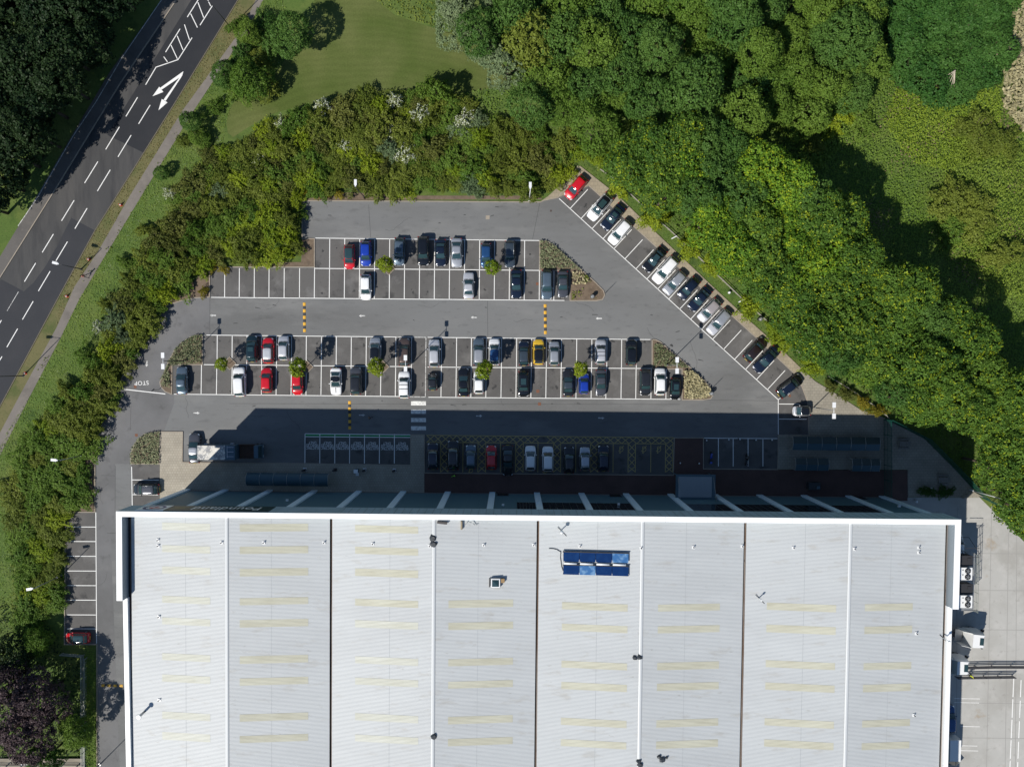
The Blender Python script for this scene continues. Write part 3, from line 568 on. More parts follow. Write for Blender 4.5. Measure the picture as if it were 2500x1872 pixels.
def place_car(px, py, front, kind, col, label, length=None, roof=None, extras=(), cat="car", group=None, z=0.02, name=None):
    """front: compass angle in degrees of the bonnet as seen in the photo (90 = up)"""
    nm = name or {"hatch": "hatchback_car", "saloon": "saloon_car", "suv": "suv_car", "estate": "estate_car", "mini": "micro_car", "coupe": "coupe_car", "pickup": "pickup_truck"}[kind]
    L, Wd, H = KINDS[kind][:3]
    c = G(px, py, 0.75)
    r = empty(nm, (c.x, c.y, z), math.radians(front - 90))
    if length: r.scale = (1 + (length / L - 1) * .35, length / L, 1 + (length / L - 1) * .2)
    tag(r, label, cat, group or "cars in the car park")
    parts_on(r, car_proto(kind), col, roof or col)
    w = Wd / 2; _, _, _, wf, rf, rr, rb, zb, _, nose = KINDS[kind]
    if "bars" in extras:
        for sx in (1, -1):
            g = MB(); g.path([(sx * w * .70, rr + .15, H - .0), (sx * w * .70, rr + .25, H + .06), (sx * w * .70, rf - .25, H + .06), (sx * w * .70, rf - .12, H + .0)], .022); g.build("roof_rail", BARS, r)
    if "cross" in extras:
        for y in (rf - .55, rf - 1.25):
            g = MB(); g.box((0, y, H + .07), (w * 1.44, .07, .035)); g.box((w * .68, y, H + .03), (.05, .09, .07)); g.box((-w * .68, y, H + .03), (.05, .09, .07)); g.build("roof_bar", TRIM, r)
    if "sunroof" in extras:
        g = MB(); g.box((0, (rf + rr) / 2 + .18, H + .018), (w * .9, 1.05, .012)); g.build("sunroof", GLASS, r)
    if "sunroof_small" in extras:
        g = MB(); g.box((0, rf - .5, H + .016), (w * .9, .6, .012)); g.build("sunroof", GLASS, r)
    if "spoiler" in extras:
        g = MB(); g.box((0, rr - .08, H - .03), (w * 1.3, .28, .05)); g.build("spoiler", TRIM, r)
    if "stripe" in extras:
        g = MB(); h = L / 2
        pts = [(h - .25, zb * nose * .97), (h - .42, zb * (nose + .03) + .02), ((wf + h) / 2, zb * (nose + .10) + .02), (wf + .1, zb * .985 + .02)]
        g.loft([[(-.055, y, zz + .012), (.055, y, zz + .012)] for y, zz in pts], 0, False, False, closed=False); g.build("bonnet_stripe", TRIM, r)
    if "aerial" in extras:
        g = MB(); g.tube((0, rr + .25, H - .01), (0, rr + .05, H + .14), .02, .008, 5); g.build("aerial", TRIM, r)
    if "ribs" in extras:
        for i in range(6):
            g = MB(); g.box((w * (-.5 + .2 * i), (rf + rr) / 2, H + .012), (.05, (rf - rr) * .82, .022)); g.build("roof_rib", BARS, r)
    return r
U, D = 90, -90
ga, gb, gc, gd, ge, gf = ("cars in the back row", "cars in the second row", "cars in the third row", "cars in the front row", "cars in the angled row by the wood", "cars in the accessible bays")
M_ = 15.0
def C(*a, len_px=None, **k): place_car(*a, length=(len_px / M_ * .985 if len_px else None), **k)
C(853, 627, D, "hatch", "red", "small red hatchback with a black glass roof, leftmost in the back row", len_px=60, roof="glass", group=ga)
C(893, 619, D, "hatch", "blue", "bright blue hatchback with a blue roof beside the red one in the back row", len_px=61, group=ga)
C(975, 614, D - 3, "hatch", "bluegrey", "blue-grey hatchback with a dark sunroof, parked crooked right of the first small tree", len_px=68, roof="bluegrey", extras=("sunroof_small", "aerial"), group=ga)
C(1033.4, 613, D, "suv", "black", "big black car, left one of the black pair in the back row", len_px=72, group=ga)
C(1075.7, 617, D, "saloon", "navy", "black-blue saloon between the big black car and the silver saloon", len_px=66, group=ga)
C(1114.8, 617, D, "saloon", "silver", "silver saloon with pale bonnet in the middle of the back row", len_px=72, group=ga)
C(1186.6, 623.8, D, "hatch", "midblue", "dark blue hatchback half under the right small tree of the back row", len_px=60, group=ga)
C(1244.7, 620, D, "estate", "slate", "dark slate estate with silver roof rails, rightmost in the back row", len_px=66, extras=("bars",), group=ga)
C(892.8, 701, D, "hatch", "white", "white hatchback alone in its part of the second row, dark windscreen facing the lane", len_px=63, extras=("aerial",), group=gb)
C(1144, 697, U, "saloon", "lightsilver", "pale silver car parked alone in the middle of the second row", len_px=65, group=gb)
C(1260.5, 693.4, D, "saloon", "navy", "black saloon in the second row left of the planted island", len_px=71, group=gb)
C(1335, 694.8, D, "estate", "bluegrey", "long blue-grey estate beside the right-hand island bed, left of the dark grey saloon", len_px=73, group=gb)
C(1374, 694, D, "saloon", "grey", "dark grey saloon touching the planted island in the second row", len_px=65, group=gb)
C(615, 851, U, "hatch", "teal", "black-green car, leftmost in the third row", len_px=66, extras=("sunroof_small",), group=gc)
C(655, 855.7, U, "hatch", "red", "red car with a silver reflection painted on its roof in the third row", len_px=64, roof="lightsilver", group=gc)  # silver roof colour is a painted reflection on a red car
C(692.3, 849.8, U, "hatch", "lightsilver", "pale silver hatchback right of the red one in the third row", len_px=60, group=gc)
C(915.6, 854.8, U, "hatch", "silver", "silver car with a black roof above a small tree in the third row", len_px=62, roof="black", group=gc)
C(986.9, 859.6, U, "suv", "brown", "large bronze brown car beside the lamp post in the third row", len_px=69, group=gc)
C(1060, 862.6, U, "hatch", "lightsilver", "silver car with a lamp post shadow across its bonnet", len_px=69, extras=("spoiler", "aerial"), group=gc)
C(1168.5, 858.8, U, "estate", "bluegrey", "blue-grey van-like car with a pale ribbed roof in the third row", len_px=68, roof="silver", extras=("ribs",), group=gc)
C(1207, 859, U, "hatch", "white", "white car with a blue glass roof beside the ribbed-roof car", len_px=66, roof="midblue", group=gc)
C(1279, 862.6, U, "hatch", "navy", "black hatchback left of the yellow car in the third row", len_px=60, roof="slate", group=gc)
C(1314.7, 859, U, "hatch", "yellow", "yellow hatchback with a black roof", len_px=63, roof="black", extras=("spoiler",), group=gc)
C(1352.9, 863, U, "hatch", "silver", "silver-grey hatchback right of the yellow car", len_px=59, extras=("aerial",), group=gc)
C(1466, 859, U, "suv", "lightsilver", "silver car with dark cross bars on its roof in the third row", len_px=61, extras=("cross",), group=gc)
C(1541, 860, U, "suv", "black", "black car with bright red tail lamps, rightmost in the third row", len_px=63, group=gc)
C(444, 928.8, U, "saloon", "bluegrey", "blue-grey car alone beside the left planted island", len_px=69, group=gd)
C(585, 932, U + 2, "suv", "white", "big white car parked over the line beside the leftmost small tree", len_px=73, group=gd)
C(651, 928, U, "hatch", "red", "red hatchback with a black rear spoiler in the front row", len_px=61, extras=("spoiler",), group=gd)
C(726, 935, D, "hatch", "red", "red car half hidden under a small tree in the front row", len_px=60, group=gd)
C(820, 931.4, D, "coupe", "white", "white coupe with a black roof and a black bonnet stripe", len_px=67, roof="black", extras=("stripe",), group=gd)
C(869, 929.7, U, "suv", "grey", "dark grey car with a black roof right of the white striped coupe", len_px=68, roof="charcoal", group=gd)
C(987, 939, U, "suv", "white", "white car with two black roof bars in front of the lamp post", len_px=67, extras=("cross",), group=gd)
C(1056, 932, U, "mini", "charcoal", "tiny black two-seat car in the front row", len_px=42, group=gd)
C(1131.7, 932.8, U, "saloon", "black", "black saloon left of the white car under the middle tree", len_px=70, group=gd)
C(1169, 933.6, U, "hatch", "white", "small white hatchback with its bonnet under a small tree", len_px=56, extras=("spoiler",), group=gd)
C(1277.7, 937, D, "suv", "black", "black car with a glass roof in the front row, bonnet towards the lane", len_px=64, extras=("sunroof",), group=gd)
C(1387, 934.6, U, "saloon", "charcoal", "black car half under the right small tree, next to the blue one", len_px=66, roof="slate", group=gd)
C(1425.7, 936.6, U, "hatch", "blue", "blue hatchback with its bonnet under the rightmost small tree", len_px=51, group=gd)
C(1466.6, 934.6, D, "saloon", "grey", "dark grey saloon right of the blue hatchback, bonnet towards the lane", len_px=65, group=gd)
C(1574.8, 933, D, "suv", "charcoal", "charcoal car left of the white one near the right end of the front row", len_px=66, group=gd)
C(1611.4, 931.5, U, "hatch", "white", "white car between two black ones at the right end of the front row", len_px=67, extras=("spoiler", "aerial"), group=gd)
C(1648.6, 948.8, D - 2, "hatch", "black", "black hatchback, rightmost of the front row beside the dry planted bed", len_px=54, extras=("sunroof",), group=gd)
# angled row: pixel vector to the bonnet
def E(x, y, fx, fy, *a, **k): C(x, y, math.degrees(math.atan2(-fy, fx)), *a, group=ge, **k)
E(1406.4, 457.3, -145, 165, "hatch", "red", "red hatchback at the top corner of the car park", len_px=66)
E(1465.3, 504.8, -150, 178, "hatch", "white", "white car with a black roof in the angled row", len_px=76, roof="black", extras=("sunroof",))
E(1496.5, 530, -150, 180, "saloon", "navy", "black car between the two white ones in the angled row", len_px=72, extras=("sunroof_small",))
E(1513.5, 567, -150, 172, "suv", "white", "white car, fourth from the top corner of the angled row", len_px=68)
E(1598, 633.6, -150, 175, "saloon", "black", "black car below two empty angled bays", len_px=70, extras=("sunroof",))
E(1624.5, 659.4, -150, 170, "suv", "white", "long white car with silver roof rails in the angled row", len_px=76, extras=("bars",))
E(1647, 690.5, -150, 165, "estate", "silver", "grey estate right of the long white car in the angled row", len_px=67, extras=("bars",))
E(1681.4, 704, -150, 165, "hatch", "navy", "small black car between the grey and the navy cars of the angled row", len_px=62, extras=("aerial",))
E(1708.6, 730, -150, 170, "saloon", "navy", "navy blue car left of the beige-silver one in the angled row", len_px=68)
E(1732, 757.5, -150, 155, "hatch", "lightsilver", "white car with a beige-grey roof in the angled row", len_px=66, roof="beige")
E(1755.7, 786, -150, 170, "estate", "lightsilver", "silver car beside two empty bays of the angled row", len_px=72, roof="silver")
E(1845, 853, 150, -158, "hatch", "browndark", "dark brown car nosed in towards the footway, red tail lamps towards the lane", len_px=69, roof="browndark")
E(1871, 878, -150, 157, "saloon", "navy", "black car with a glinting windscreen beside the dark brown one", len_px=76)
E(1929, 942, 150, -117, "hatch", "black", "black car with red tail lamps at the lower end of the angled row", len_px=72, roof="navy", extras=("bars",))
E(1958, 1003, -150, 4, "mini", "lightsilver", "small silver car with a black roof on the edge of the building shadow", len_px=44, roof="black")
# accessible bays in the building shadow
C(1057, 1113.6, U, "suv", "navy", "navy car with silver rails, leftmost in the shaded hatched bays", len_px=66, extras=("bars",), group=gf)
C(1106.6, 1111, U, "suv", "black", "black car with roof rails above the person in the green vest", len_px=74, extras=("bars",), group=gf)
C(1149.4, 1115.6, U, "hatch", "bluegrey", "blue-grey hatchback left of the red car in the shaded bays", len_px=60, group=gf)
C(1199.5, 1117, U, "hatch", "red", "red car in the shaded accessible bays", len_px=60, group=gf)
C(1240, 1123.7, D, "saloon", "black", "long black car right of the red one in the shaded bays", len_px=76, group=gf)
C(1295, 1118.7, U, "hatch", "white", "white car with a dark rear window, left one of the shaded white pair", len_px=62, extras=("spoiler",), group=gf)
C(1337.4, 1120, U, "suv", "white", "white car with white roof, right one of the shaded white pair", len_px=62, group=gf)
C(1389.5, 1123, U, "estate", "black", "black car left of the silver-blue one in the shaded bays", len_px=66, group=gf)
C(1428, 1120, U, "hatch", "silver", "silver hatchback between two black cars in the shaded bays", len_px=58, group=gf)
C(1472.8, 1118.6, U, "suv", "navy", "black car, rightmost in the shaded accessible bays", len_px=65, group=gf)
C(474.6, 1094, U, "saloon", "grey", "dark grey saloon with silver roof beside the parked lorry", len_px=74, roof="silver", group="cars by the left end of the store")  # roof panel paler than the body
C(357, 1194, 180, "hatch", "charcoal", "dark car with red tail lamps parked sideways by the store corner", len_px=66, roof="grey", extras=("bars",), group="cars by the left end of the store")
C(189, 1557, 180, "hatch", "red", "red car with a black glass roof alone at the end of the side bays", len_px=61, roof="glass", group="cars by the left end of the store")
# yard vehicles half under the roof edge
C(2318, 1755, U, "estate", "midblue", "blue car half hidden under the roof edge in the yard", len_px=70, group="vehicles in the yard")
C(2338, 1332, U, "hatch", "white", "white car mostly hidden below the store's right corner", len_px=60, group="vehicles in the yard")

WHITE = plain("vehicle_white", (0.75, 0.76, 0.76), 0.35, coat=0.4); DARK = plain("chassis_black", (0.025, 0.025, 0.028), 0.6); STEEL = plain("galvanised_steel", (0.36, 0.37, 0.37), 0.45, 0.6, var=0.15)
BLUEST = plain("lorry_blue", (0.05, 0.10, 0.14), 0.5, var=0.2)
def wheelset(root, spots, R=.48, wd=.32):
    for x, y in spots:
        g = MB(); g.tube((x, y - wd / 2, R), (x, y + wd / 2, R), R, R, 14, 0); g.tube((x, y - wd / 2 - .01, R), (x, y + wd / 2 + .01, R), R * .55, R * .55, 10, 1); g.build("wheel", [TYRE, RIM], root)
# box lorry parked along the pavement, bonnet to the right
TARP = layered("peeling_roof_paint", (0.62, 0.60, 0.55), [((0.20, 0.21, 0.23), 1.1, 0.47, 0.53, 0.85), ((0.85, 0.83, 0.78), 2.2, 0.55, 0.62, 0.7)], 0.6)
RUST = layered("rusty_deck", (0.09, 0.055, 0.04), [((0.05, 0.035, 0.03), 1.5, 0.45, 0.65, 0.8)], 0.9)
c = G(572, 1099, 0); r = empty("box_lorry", (c.x, c.y, 0.02)); tag(r, "blue box lorry with peeling white roof parked half in the building shadow", "lorry")
g = MB(); g.box((0, 0, .75), (9.6, .9, .28)); g.build("chassis", DARK, r)
g = MB(); g.box((-1.75, 0, 2.0), (6.0, 2.3, 2.2)); ld = g.build("load_box", BLUEST, r)
g = MB(); g.box((-2.5, 0, 3.11), (4.4, 2.26, .03)); g.build("roof_sheet", TARP, ld)
for y in (-.62, .12, .86):
    g = MB(); g.box((.55, y, 3.13), (1.0, .05, .06)); g.build("roof_bar", BARS, ld)
g = MB(); g.box((.05, .12, 3.13), (.05, 1.9, .06)); g.build("roof_bar", BARS, ld)
g = MB(); g.box((2.95, 0, 1.25), (3.1, 2.25, .18)); g.box((2.95, 1.1, 1.5), (3.1, .06, .5)); g.box((2.95, -1.1, 1.5), (3.1, .06, .5)); g.build("deck", RUST, r)
g = MB(); g.loft([[(4.05, -1.1, .7), (5.1, -1.1, .7), (5.1, 1.1, .7), (4.05, 1.1, .7)], [(4.05, -1.1, 1.7), (5.05, -1.1, 1.65), (5.05, 1.1, 1.65), (4.05, 1.1, 1.7)], [(4.05, -.98, 2.45), (4.72, -.96, 2.45), (4.72, .96, 2.45), (4.05, .98, 2.45)]], 0, False); cabn = g.build("cab", BLUEST, r)
g = MB(); g.quad((5.063, -.95, 1.7), (5.063, .95, 1.7), (4.75, .88, 2.4), (4.75, -.88, 2.4)); g.build("windscreen", GLASS, cabn)
for y in (.8, -.8):
    g = MB(); g.box((5.1, y, 1.0), (.06, .35, .2)); g.build("headlight", LAMP, cabn)
wheelset(r, [(4.3, 1.0), (4.3, -1.0), (-3.2, 1.0), (-3.2, -1.0), (-2.1, 1.0), (-2.1, -1.0)], .45)
for sx, yy in ((-3.9, 1.25), (.3, 1.3)):
    g = MB(); g.box((sx, yy, 1.5), (.5, .14, .5)); g.build("side_locker", BARS, r)
# tractor units
def tractor(px, py, ang, label, k):
    c = G(px, py, 1.6); r = empty("tractor_unit", (c.x, c.y, 0.02), ang); tag(r, label, "lorry cab", "vehicles in the yard")
    g = MB(); g.loft([[(-1.0, -1.2, .6), (1.25, -1.2, .6), (1.25, 1.2, .6), (-1.0, 1.2, .6)], [(-1.0, -1.22, 2.0), (1.3, -1.2, 2.0), (1.3, 1.2, 2.0), (-1.0, 1.22, 2.0)], [(-1.0, -1.2, 3.0), (1.12, -1.12, 3.0), (1.12, 1.12, 3.0), (-1.0, 1.2, 3.0)], [(-.95, -1.08, 3.62), (.75, -1.0, 3.6), (.75, 1.0, 3.6), (-.95, 1.08, 3.62)]], 0, False); cb_ = g.build("cab", WHITE, r)
    g = MB(); g.quad((1.315, -1.05, 2.05), (1.315, 1.05, 2.05), (1.14, 1.0, 2.98), (1.14, -1.0, 2.98)); g.build("windscreen", GLASS, cb_)
    g = MB(); g.box((.45, 0, 3.625), (.62, 1.15, .05)); g.build("roof_hatch", GLASS, cb_)
    for y in (.85, -.85):
        g = MB(); g.box((.95, y, 3.35), (.16, .2, .1)); g.build("marker_lamp", LAMP, cb_)
        g = MB(); g.box((1.31, y, .9), (.06, .4, .22)); g.build("headlight", LAMP, cb_)
        g = MB(); g.box((1.25, y * 1.62, 2.3), (.14, .3, .7)); g.build("mirror", DARK, cb_)
    for y in (1.16, -1.16):
        g = MB(); g.add([(-1.0, y, .9), (-2.1, y, .9), (-2.1, y, 2.7), (-1.0, y, 3.5), (-1.0, y - .04, .9), (-2.1, y - .04, .9), (-2.1, y - .04, 2.7), (-1.0, y - .04, 3.5)], [(0, 1, 2, 3), (7, 6, 5, 4), (0, 4, 5, 1), (1, 5, 6, 2), (2, 6, 7, 3), (3, 7, 4, 0)], 0); g.build("side_fairing", WHITE, r)
    g = MB(); g.box((-2.2, 0, .85), (4.6, .9, .25)); g.build("chassis", DARK, r)
    g = MB(); g.box((-1.75, 0, 1.05), (1.2, 1.9, .08)); g.build("deck_plate", STEEL, r)
    g = MB(); g.tube((-3.2, 0, 1.0), (-3.2, 0, 1.12), .5, .5, 14); g.build("coupling_plate", DARK, r)
    wheelset(r, [(.55, 1.0), (.55, -1.0), (-3.2, .95), (-3.2, -.95)], .5, .36)
tractor(2371, 1554, math.radians(-4), "white lorry tractor unit with dark roof hatch standing in the concrete yard", 0)
tractor(2333, 1618, math.radians(-2), "white lorry cab poking out from under the roof edge beside the railings", 1)
# white van with an open door at the bottom of the yard
c = G(2322, 1832, 1.0); r = empty("delivery_van", (c.x, c.y, 0.02), math.radians(-90)); tag(r, "white van with its rear door open, half under the roof edge", "van", "vehicles in the yard")
g = MB(); g.loft([[(-2.4, -.95, .4), (2.5, -.92, .4), (2.5, .92, .4), (-2.4, .95, .4)], [(-2.4, -.98, 1.2), (2.45, -.95, 1.0), (2.45, .95, 1.0), (-2.4, .98, 1.2)], [(-2.38, -.9, 2.2), (1.1, -.86, 2.15), (1.1, .86, 2.15), (-2.38, .9, 2.2)]], 0, False); vb = g.build("body", WHITE, r)
g = MB(); g.quad((2.36, -.85, 1.12), (2.36, .85, 1.12), (1.2, .8, 2.1), (1.2, -.8, 2.1)); g.build("windscreen", GLASS, r)
g = MB(); g.box((2.75, 1.05, 1.2), (.95, .05, 1.5), rz=.7); g.build("door", WHITE, r)
wheelset(r, [(1.6, .85), (1.6, -.85), (-1.6, .85), (-1.6, -.85)], .34, .24)
# motorbikes
def motorbike(px, py, col, label):
    c = G(px, py, .5); r = empty("motorbike", (c.x, c.y, .02), math.radians(85)); tag(r, label, "motorbike", "motorbikes in the shaded bays")
    for x in (.72, -.7):
        g = MB(); g.tube((x, -.06, .31), (x, .06, .31), .31, .31, 14); g.build("wheel", TYRE, r)
    g = MB(); g.loft([[(-.55, -.1, .5), (-.55, .1, .5), (-.55, .1, .72), (-.55, -.1, .72)], [(0, -.17, .45), (0, .17, .45), (0, .17, .85), (0, -.17, .85)], [(.45, -.2, .6), (.45, .2, .6), (.45, .14, 1.0), (.45, -.14, 1.0)], [(.75, -.1, .7), (.75, .1, .7), (.75, .06, .95), (.75, -.06, .95)]], 0, True); g.build("fairing", paint(col), r)
    g = MB(); g.box((-.4, 0, .82), (.7, .26, .1)); g.build("seat", TRIM, r)
    g = MB(); g.tube((.42, -.36, 1.02), (.42, .36, 1.02), .025, .025, 6); g.build("handlebar", TRIM, r)
    g = MB(); g.box((-.75, 0, .9), (.3, .34, .28)); g.build("top_box", paint(col), r)
motorbike(1735.5, 1117, "blue", "blue motorbike parked in the leftmost shaded bay"); motorbike(1822.5, 1122, "black", "black motorbike parked on a bay line in the shade")
# ================================================================ THE STORE
TOPZ, EAVE, RIDGE = 18.2, 16.7, 17.95
A0 = G(283, 1248, TOPZ); B0 = G(2347, 1268, TOPZ)
_ex = Vector((B0.x - A0.x, B0.y - A0.y, 0)); BW = _ex.length; _ex.normalize(); _ey = Vector((-_ex.y, _ex.x, 0))
BRZ = math.atan2(_ex.y, _ex.x)
def loc(px, py, z):
    p = G(px, py, z) - Vector((A0.x, A0.y, 0)); return Vector((p.x * _ex.x + p.y * _ex.y, p.x * _ey.x + p.y * _ey.y, z))
def world(l): return Vector((A0.x, A0.y, 0)) + _ex * l.x + _ey * l.y + Vector((0, 0, l.z))
SOUTH = -64.0
store = empty("warehouse_store", (A0.x, A0.y, 0), BRZ)
tag(store, "huge warehouse store with white ribbed roof and grey pilastered front wall", "warehouse")
ROOF = layered("roof_sheet_metal", (0.505, 0.525, 0.530), [((0.44, 0.455, 0.46), 0.12, 0.45, 0.7, 0.6), ((0.55, 0.57, 0.575), 0.35, 0.5, 0.72, 0.5), ((0.41, 0.40, 0.37), 0.8, 0.58, 0.72, 0.55), ((0.30, 0.29, 0.26), 2.2, 0.64, 0.76, 0.5)], 0.52, spec=0.4, stretch=(0.35, 1.0, 1))
RL_A = layered("rooflight_pale", (0.54, 0.545, 0.475), [((0.47, 0.465, 0.38), 0.8, 0.45, 0.7, 0.6), ((0.64, 0.65, 0.60), 0.3, 0.5, 0.75, 0.7)], 0.55, spec=0.35, stretch=(0.4, 2.0, 1))
RL_B = layered("rooflight_aged", (0.515, 0.505, 0.41), [((0.42, 0.405, 0.31), 0.8, 0.45, 0.7, 0.6), ((0.60, 0.60, 0.50), 0.3, 0.5, 0.75, 0.7)], 0.6, spec=0.3, stretch=(0.4, 2.0, 1))
CAPM = plain("parapet_white", (0.84, 0.85, 0.85), 0.4, var=0.02, vscale=0.3)
RIDGEM = plain('ridge_sheet', (0.53, 0.55, 0.56), .5, var=.04)
WALLD = layered("cladding_dark_grey", (0.085, 0.165, 0.205), [((0.07, 0.14, 0.178), 0.08, 0.4, 0.7, 0.6)], 0.55)
PILM = plain("pilaster_pale_grey", (0.62, 0.76, 0.86), 0.55, var=0.06)
FASM = layered("fascia_grey", (0.38, 0.50, 0.58), [((0.27, 0.38, 0.40), 0.9, 0.48, 0.7, 0.6)], 0.5, stretch=(1.0, 1.0, 0.3))
GUT = layered("gutter_dark", (0.03, 0.028, 0.026), [((0.16, 0.10, 0.06), 0.12, 0.52, 0.6, 0.9)], 0.8, stretch=(1, .35, 1))
GUTB = layered("gutter_rusty", (0.20, 0.17, 0.15), [((0.12, 0.075, 0.05), 0.2, 0.45, 0.6, 0.9), ((0.05, 0.045, 0.04), 2.0, 0.6, 0.7, 0.7)], 0.8, stretch=(1, .35, 1))
CLADW = plain("cladding_inner", (0.30, 0.34, 0.37), 0.5, var=0.06)
SGLASS = plain("shop_glass", (0.012, 0.02, 0.024), 0.08, spec=0.7)
FRAME = plain("window_frame_dark", (0.03, 0.035, 0.04), 0.5)
CANM = plain("canopy_steel_blue", (0.07, 0.12, 0.15), 0.5, var=0.1)
def P(b, name, mats, parent=store): return b.build(name, mats, parent)
xl = 0.80; xr = BW - 0.80
wl = loc(283, 1466, TOPZ).y; wr = loc(2340, 1487, TOPZ).y     # south ends of the two tall wings
# walls
b = MB(); b.box((BW / 2, -0.45, 6.95), (BW - 3.0, 0.4, 13.9)); front = P(b, "front_wall", WALLD)
b = MB(); b.box((1.75, (SOUTH - .7) / 2, 8.2), (0.5, -SOUTH - .7, 16.4)); P(b, "side_wall", WALLD)
b = MB(); b.box((BW - 2.35, (SOUTH - .7) / 2, 8.2), (0.5, -SOUTH - .7, 16.4)); P(b, "side_wall", WALLD)
b = MB(); b.box((BW / 2, SOUTH + .2, 8.2), (BW - 4.4, 0.4, 16.4)); P(b, "rear_wall", WALLD)
b = MB(); b.box((BW / 2, -0.235, 0.4), (BW - 3.0, 0.03, 0.8)); P(b, "plinth", plain("plinth_grey", (0.16, 0.16, 0.155), 0.8, var=.2))
# fascia band + parapet
b = MB(); b.box((BW / 2, -0.36, (13.9 + TOPZ - .12) / 2), (BW - .02, 0.72, TOPZ - .12 - 13.9)); fas = P(b, "fascia", FASM)
b = MB(); b.box((BW / 2, -0.375, TOPZ - 0.06), (BW, 0.75, 0.12)); P(b, "parapet_cap", CAPM)
for nm, x0, yend in (("wing_wall", 0.0, wl), ("wing_wall", BW - .8, wr)):
    L = -yend - .72
    b = MB(); b.box((x0 + .4, -.722 - L / 2, (15.2 + TOPZ - .122) / 2), (.76, L, TOPZ - .122 - 15.2)); w_ = P(b, nm, FASM)
    b = MB(); b.box((x0 + .4, -.752 - (L - .03) / 2, TOPZ - .061), (.8, L - .03, .122)); b.build("parapet_cap", CAPM, w_)
    # ribbed inner lining
    b = MB(); sx = 1 if x0 < 1 else -1; xf = x0 + .4 + sx * .385; n = int(L / .2)
    pr = []
    for i in range(n):
        y = -.76 - i * .2; pr += [(xf, y), (xf, y - .1), (xf + sx * .05, y - .125), (xf + sx * .05, y - .175)]
    b.loft([[(p[0], p[1], 16.3) for p in pr], [(p[0], p[1], TOPZ - .13) for p in pr]], 0, False, False, closed=False); b.build("ribbed_lining", CLADW, w_)
zl = 17.1
for (pa, pb, pc, pd, y0) in ((300, 311, 308, 319, wl), (2314.5, 2325, 2304, 2314.5, wr)):
    xa, xb = loc(pa, 1485, zl).x, loc(pb, 1485, zl).x; xc, xd = loc(pc, 1872, zl).x, loc(pd, 1872, zl).x
    ye = loc(1250, 1872, zl).y; t = (SOUTH - y0) / (ye - y0); xc, xd = xa + (xc - xa) * t, xb + (xd - xb) * t
    b = MB(); b.prism([(xa, y0 - .01), (xb, y0 - .01), (xd, SOUTH), (xc, SOUTH)], 14.5, zl, 0); P(b, "parapet", CAPM)
# roof: four gables
VX = [loc(317.5, 1275, EAVE).x, loc(808.5, 1275, EAVE).x, loc(1313.5, 1280, EAVE).x, loc(1819.5, 1280, EAVE).x, loc(2312, 1280, EAVE).x]
RX = [loc(553.5, 1275, RIDGE).x, loc(1060, 1275, RIDGE).x, loc(1569, 1280, RIDGE).x, loc(2077, 1280, RIDGE).x]
PITCH = 0.19
def profile(y0, y1):
    ys = []; k0 = int(math.floor(-y0 / PITCH)); k1 = int(math.ceil(-y1 / PITCH))
    for k in range(k0, k1):
        for f, h in ((0, .026), (.05, 0), (.58, 0), (.80, .026)):
            y = -(k + f) * PITCH
            if y1 <= y <= y0: ys.append((y, h))
    return ys
def slope_z(x, a, za, c, zc): return za + (zc - za) * (x - a) / (c - a)
SL = []
for i in range(4):
    SL.append((VX[i] + .17, EAVE, RX[i], RIDGE)); SL.append((RX[i], RIDGE, VX[i + 1] - .17, EAVE))
slopes = []
for i, (a, za, c, zc) in enumerate(SL):
    pr = profile(-.76, SOUTH + .4)
    b = MB(); b.loft([[(a, y, za + h) for y, h in pr], [(c, y, zc + h) for y, h in pr]], 0, False, False, closed=False)
    o = P(b, "roof_slope", ROOF); slopes.append(o)
    # lap seam of the sheets
    xm = a + (c - a) * (.57 if i % 2 == 0 else .43)
    b = MB(); b.loft([[(xm - .03, y, slope_z(xm, a, za, c, zc) + h + .008) for y, h in pr], [(xm + .03, y, slope_z(xm, a, za, c, zc) + h + .008) for y, h in pr]], 0, False, False, closed=False); b.build("lap_seam", plain("lap_seam_grey", (0.40, 0.42, 0.43), .6), o)
for x in RX:
    b = MB(); b.loft([[(x - .24, y, RIDGE + .04), (x - .1, y, RIDGE + .10), (x + .1, y, RIDGE + .10), (x + .24, y, RIDGE + .04)] for y in (-.76, SOUTH + .4)], 0, False, False, closed=False); P(b, "ridge_cap", RIDGEM)
for k, x in enumerate(VX):
    b = MB(); y0, y1 = -.76, SOUTH + .4; wdt = .17 if 0 < k < 4 else .16
    x0, x1 = (x - wdt, x + wdt) if 0 < k < 4 else ((x - .55, x + .17) if k == 0 else (x - .17, x + .45))
    xm = x0 + (x1 - x0) * .55
    b.quad((x0, y0, 16.45), (xm, y0, 16.45), (xm, y1, 16.45), (x0, y1, 16.45), 0); b.quad((xm, y0, 16.45), (x1, y0, 16.45), (x1, y1, 16.45), (xm, y1, 16.45), 1)
    b.quad((x0, y0, 16.45), (x0, y1, 16.45), (x0, y1, EAVE - .01), (x0, y0, EAVE - .01), 0); b.quad((x1, y0, 16.45), (x1, y1, 16.45), (x1, y1, EAVE - .01), (x1, y0, EAVE - .01), 1)
    P(b, "valley_gutter" if 0 < k < 4 else "eaves_gutter", [GUT, GUTB])
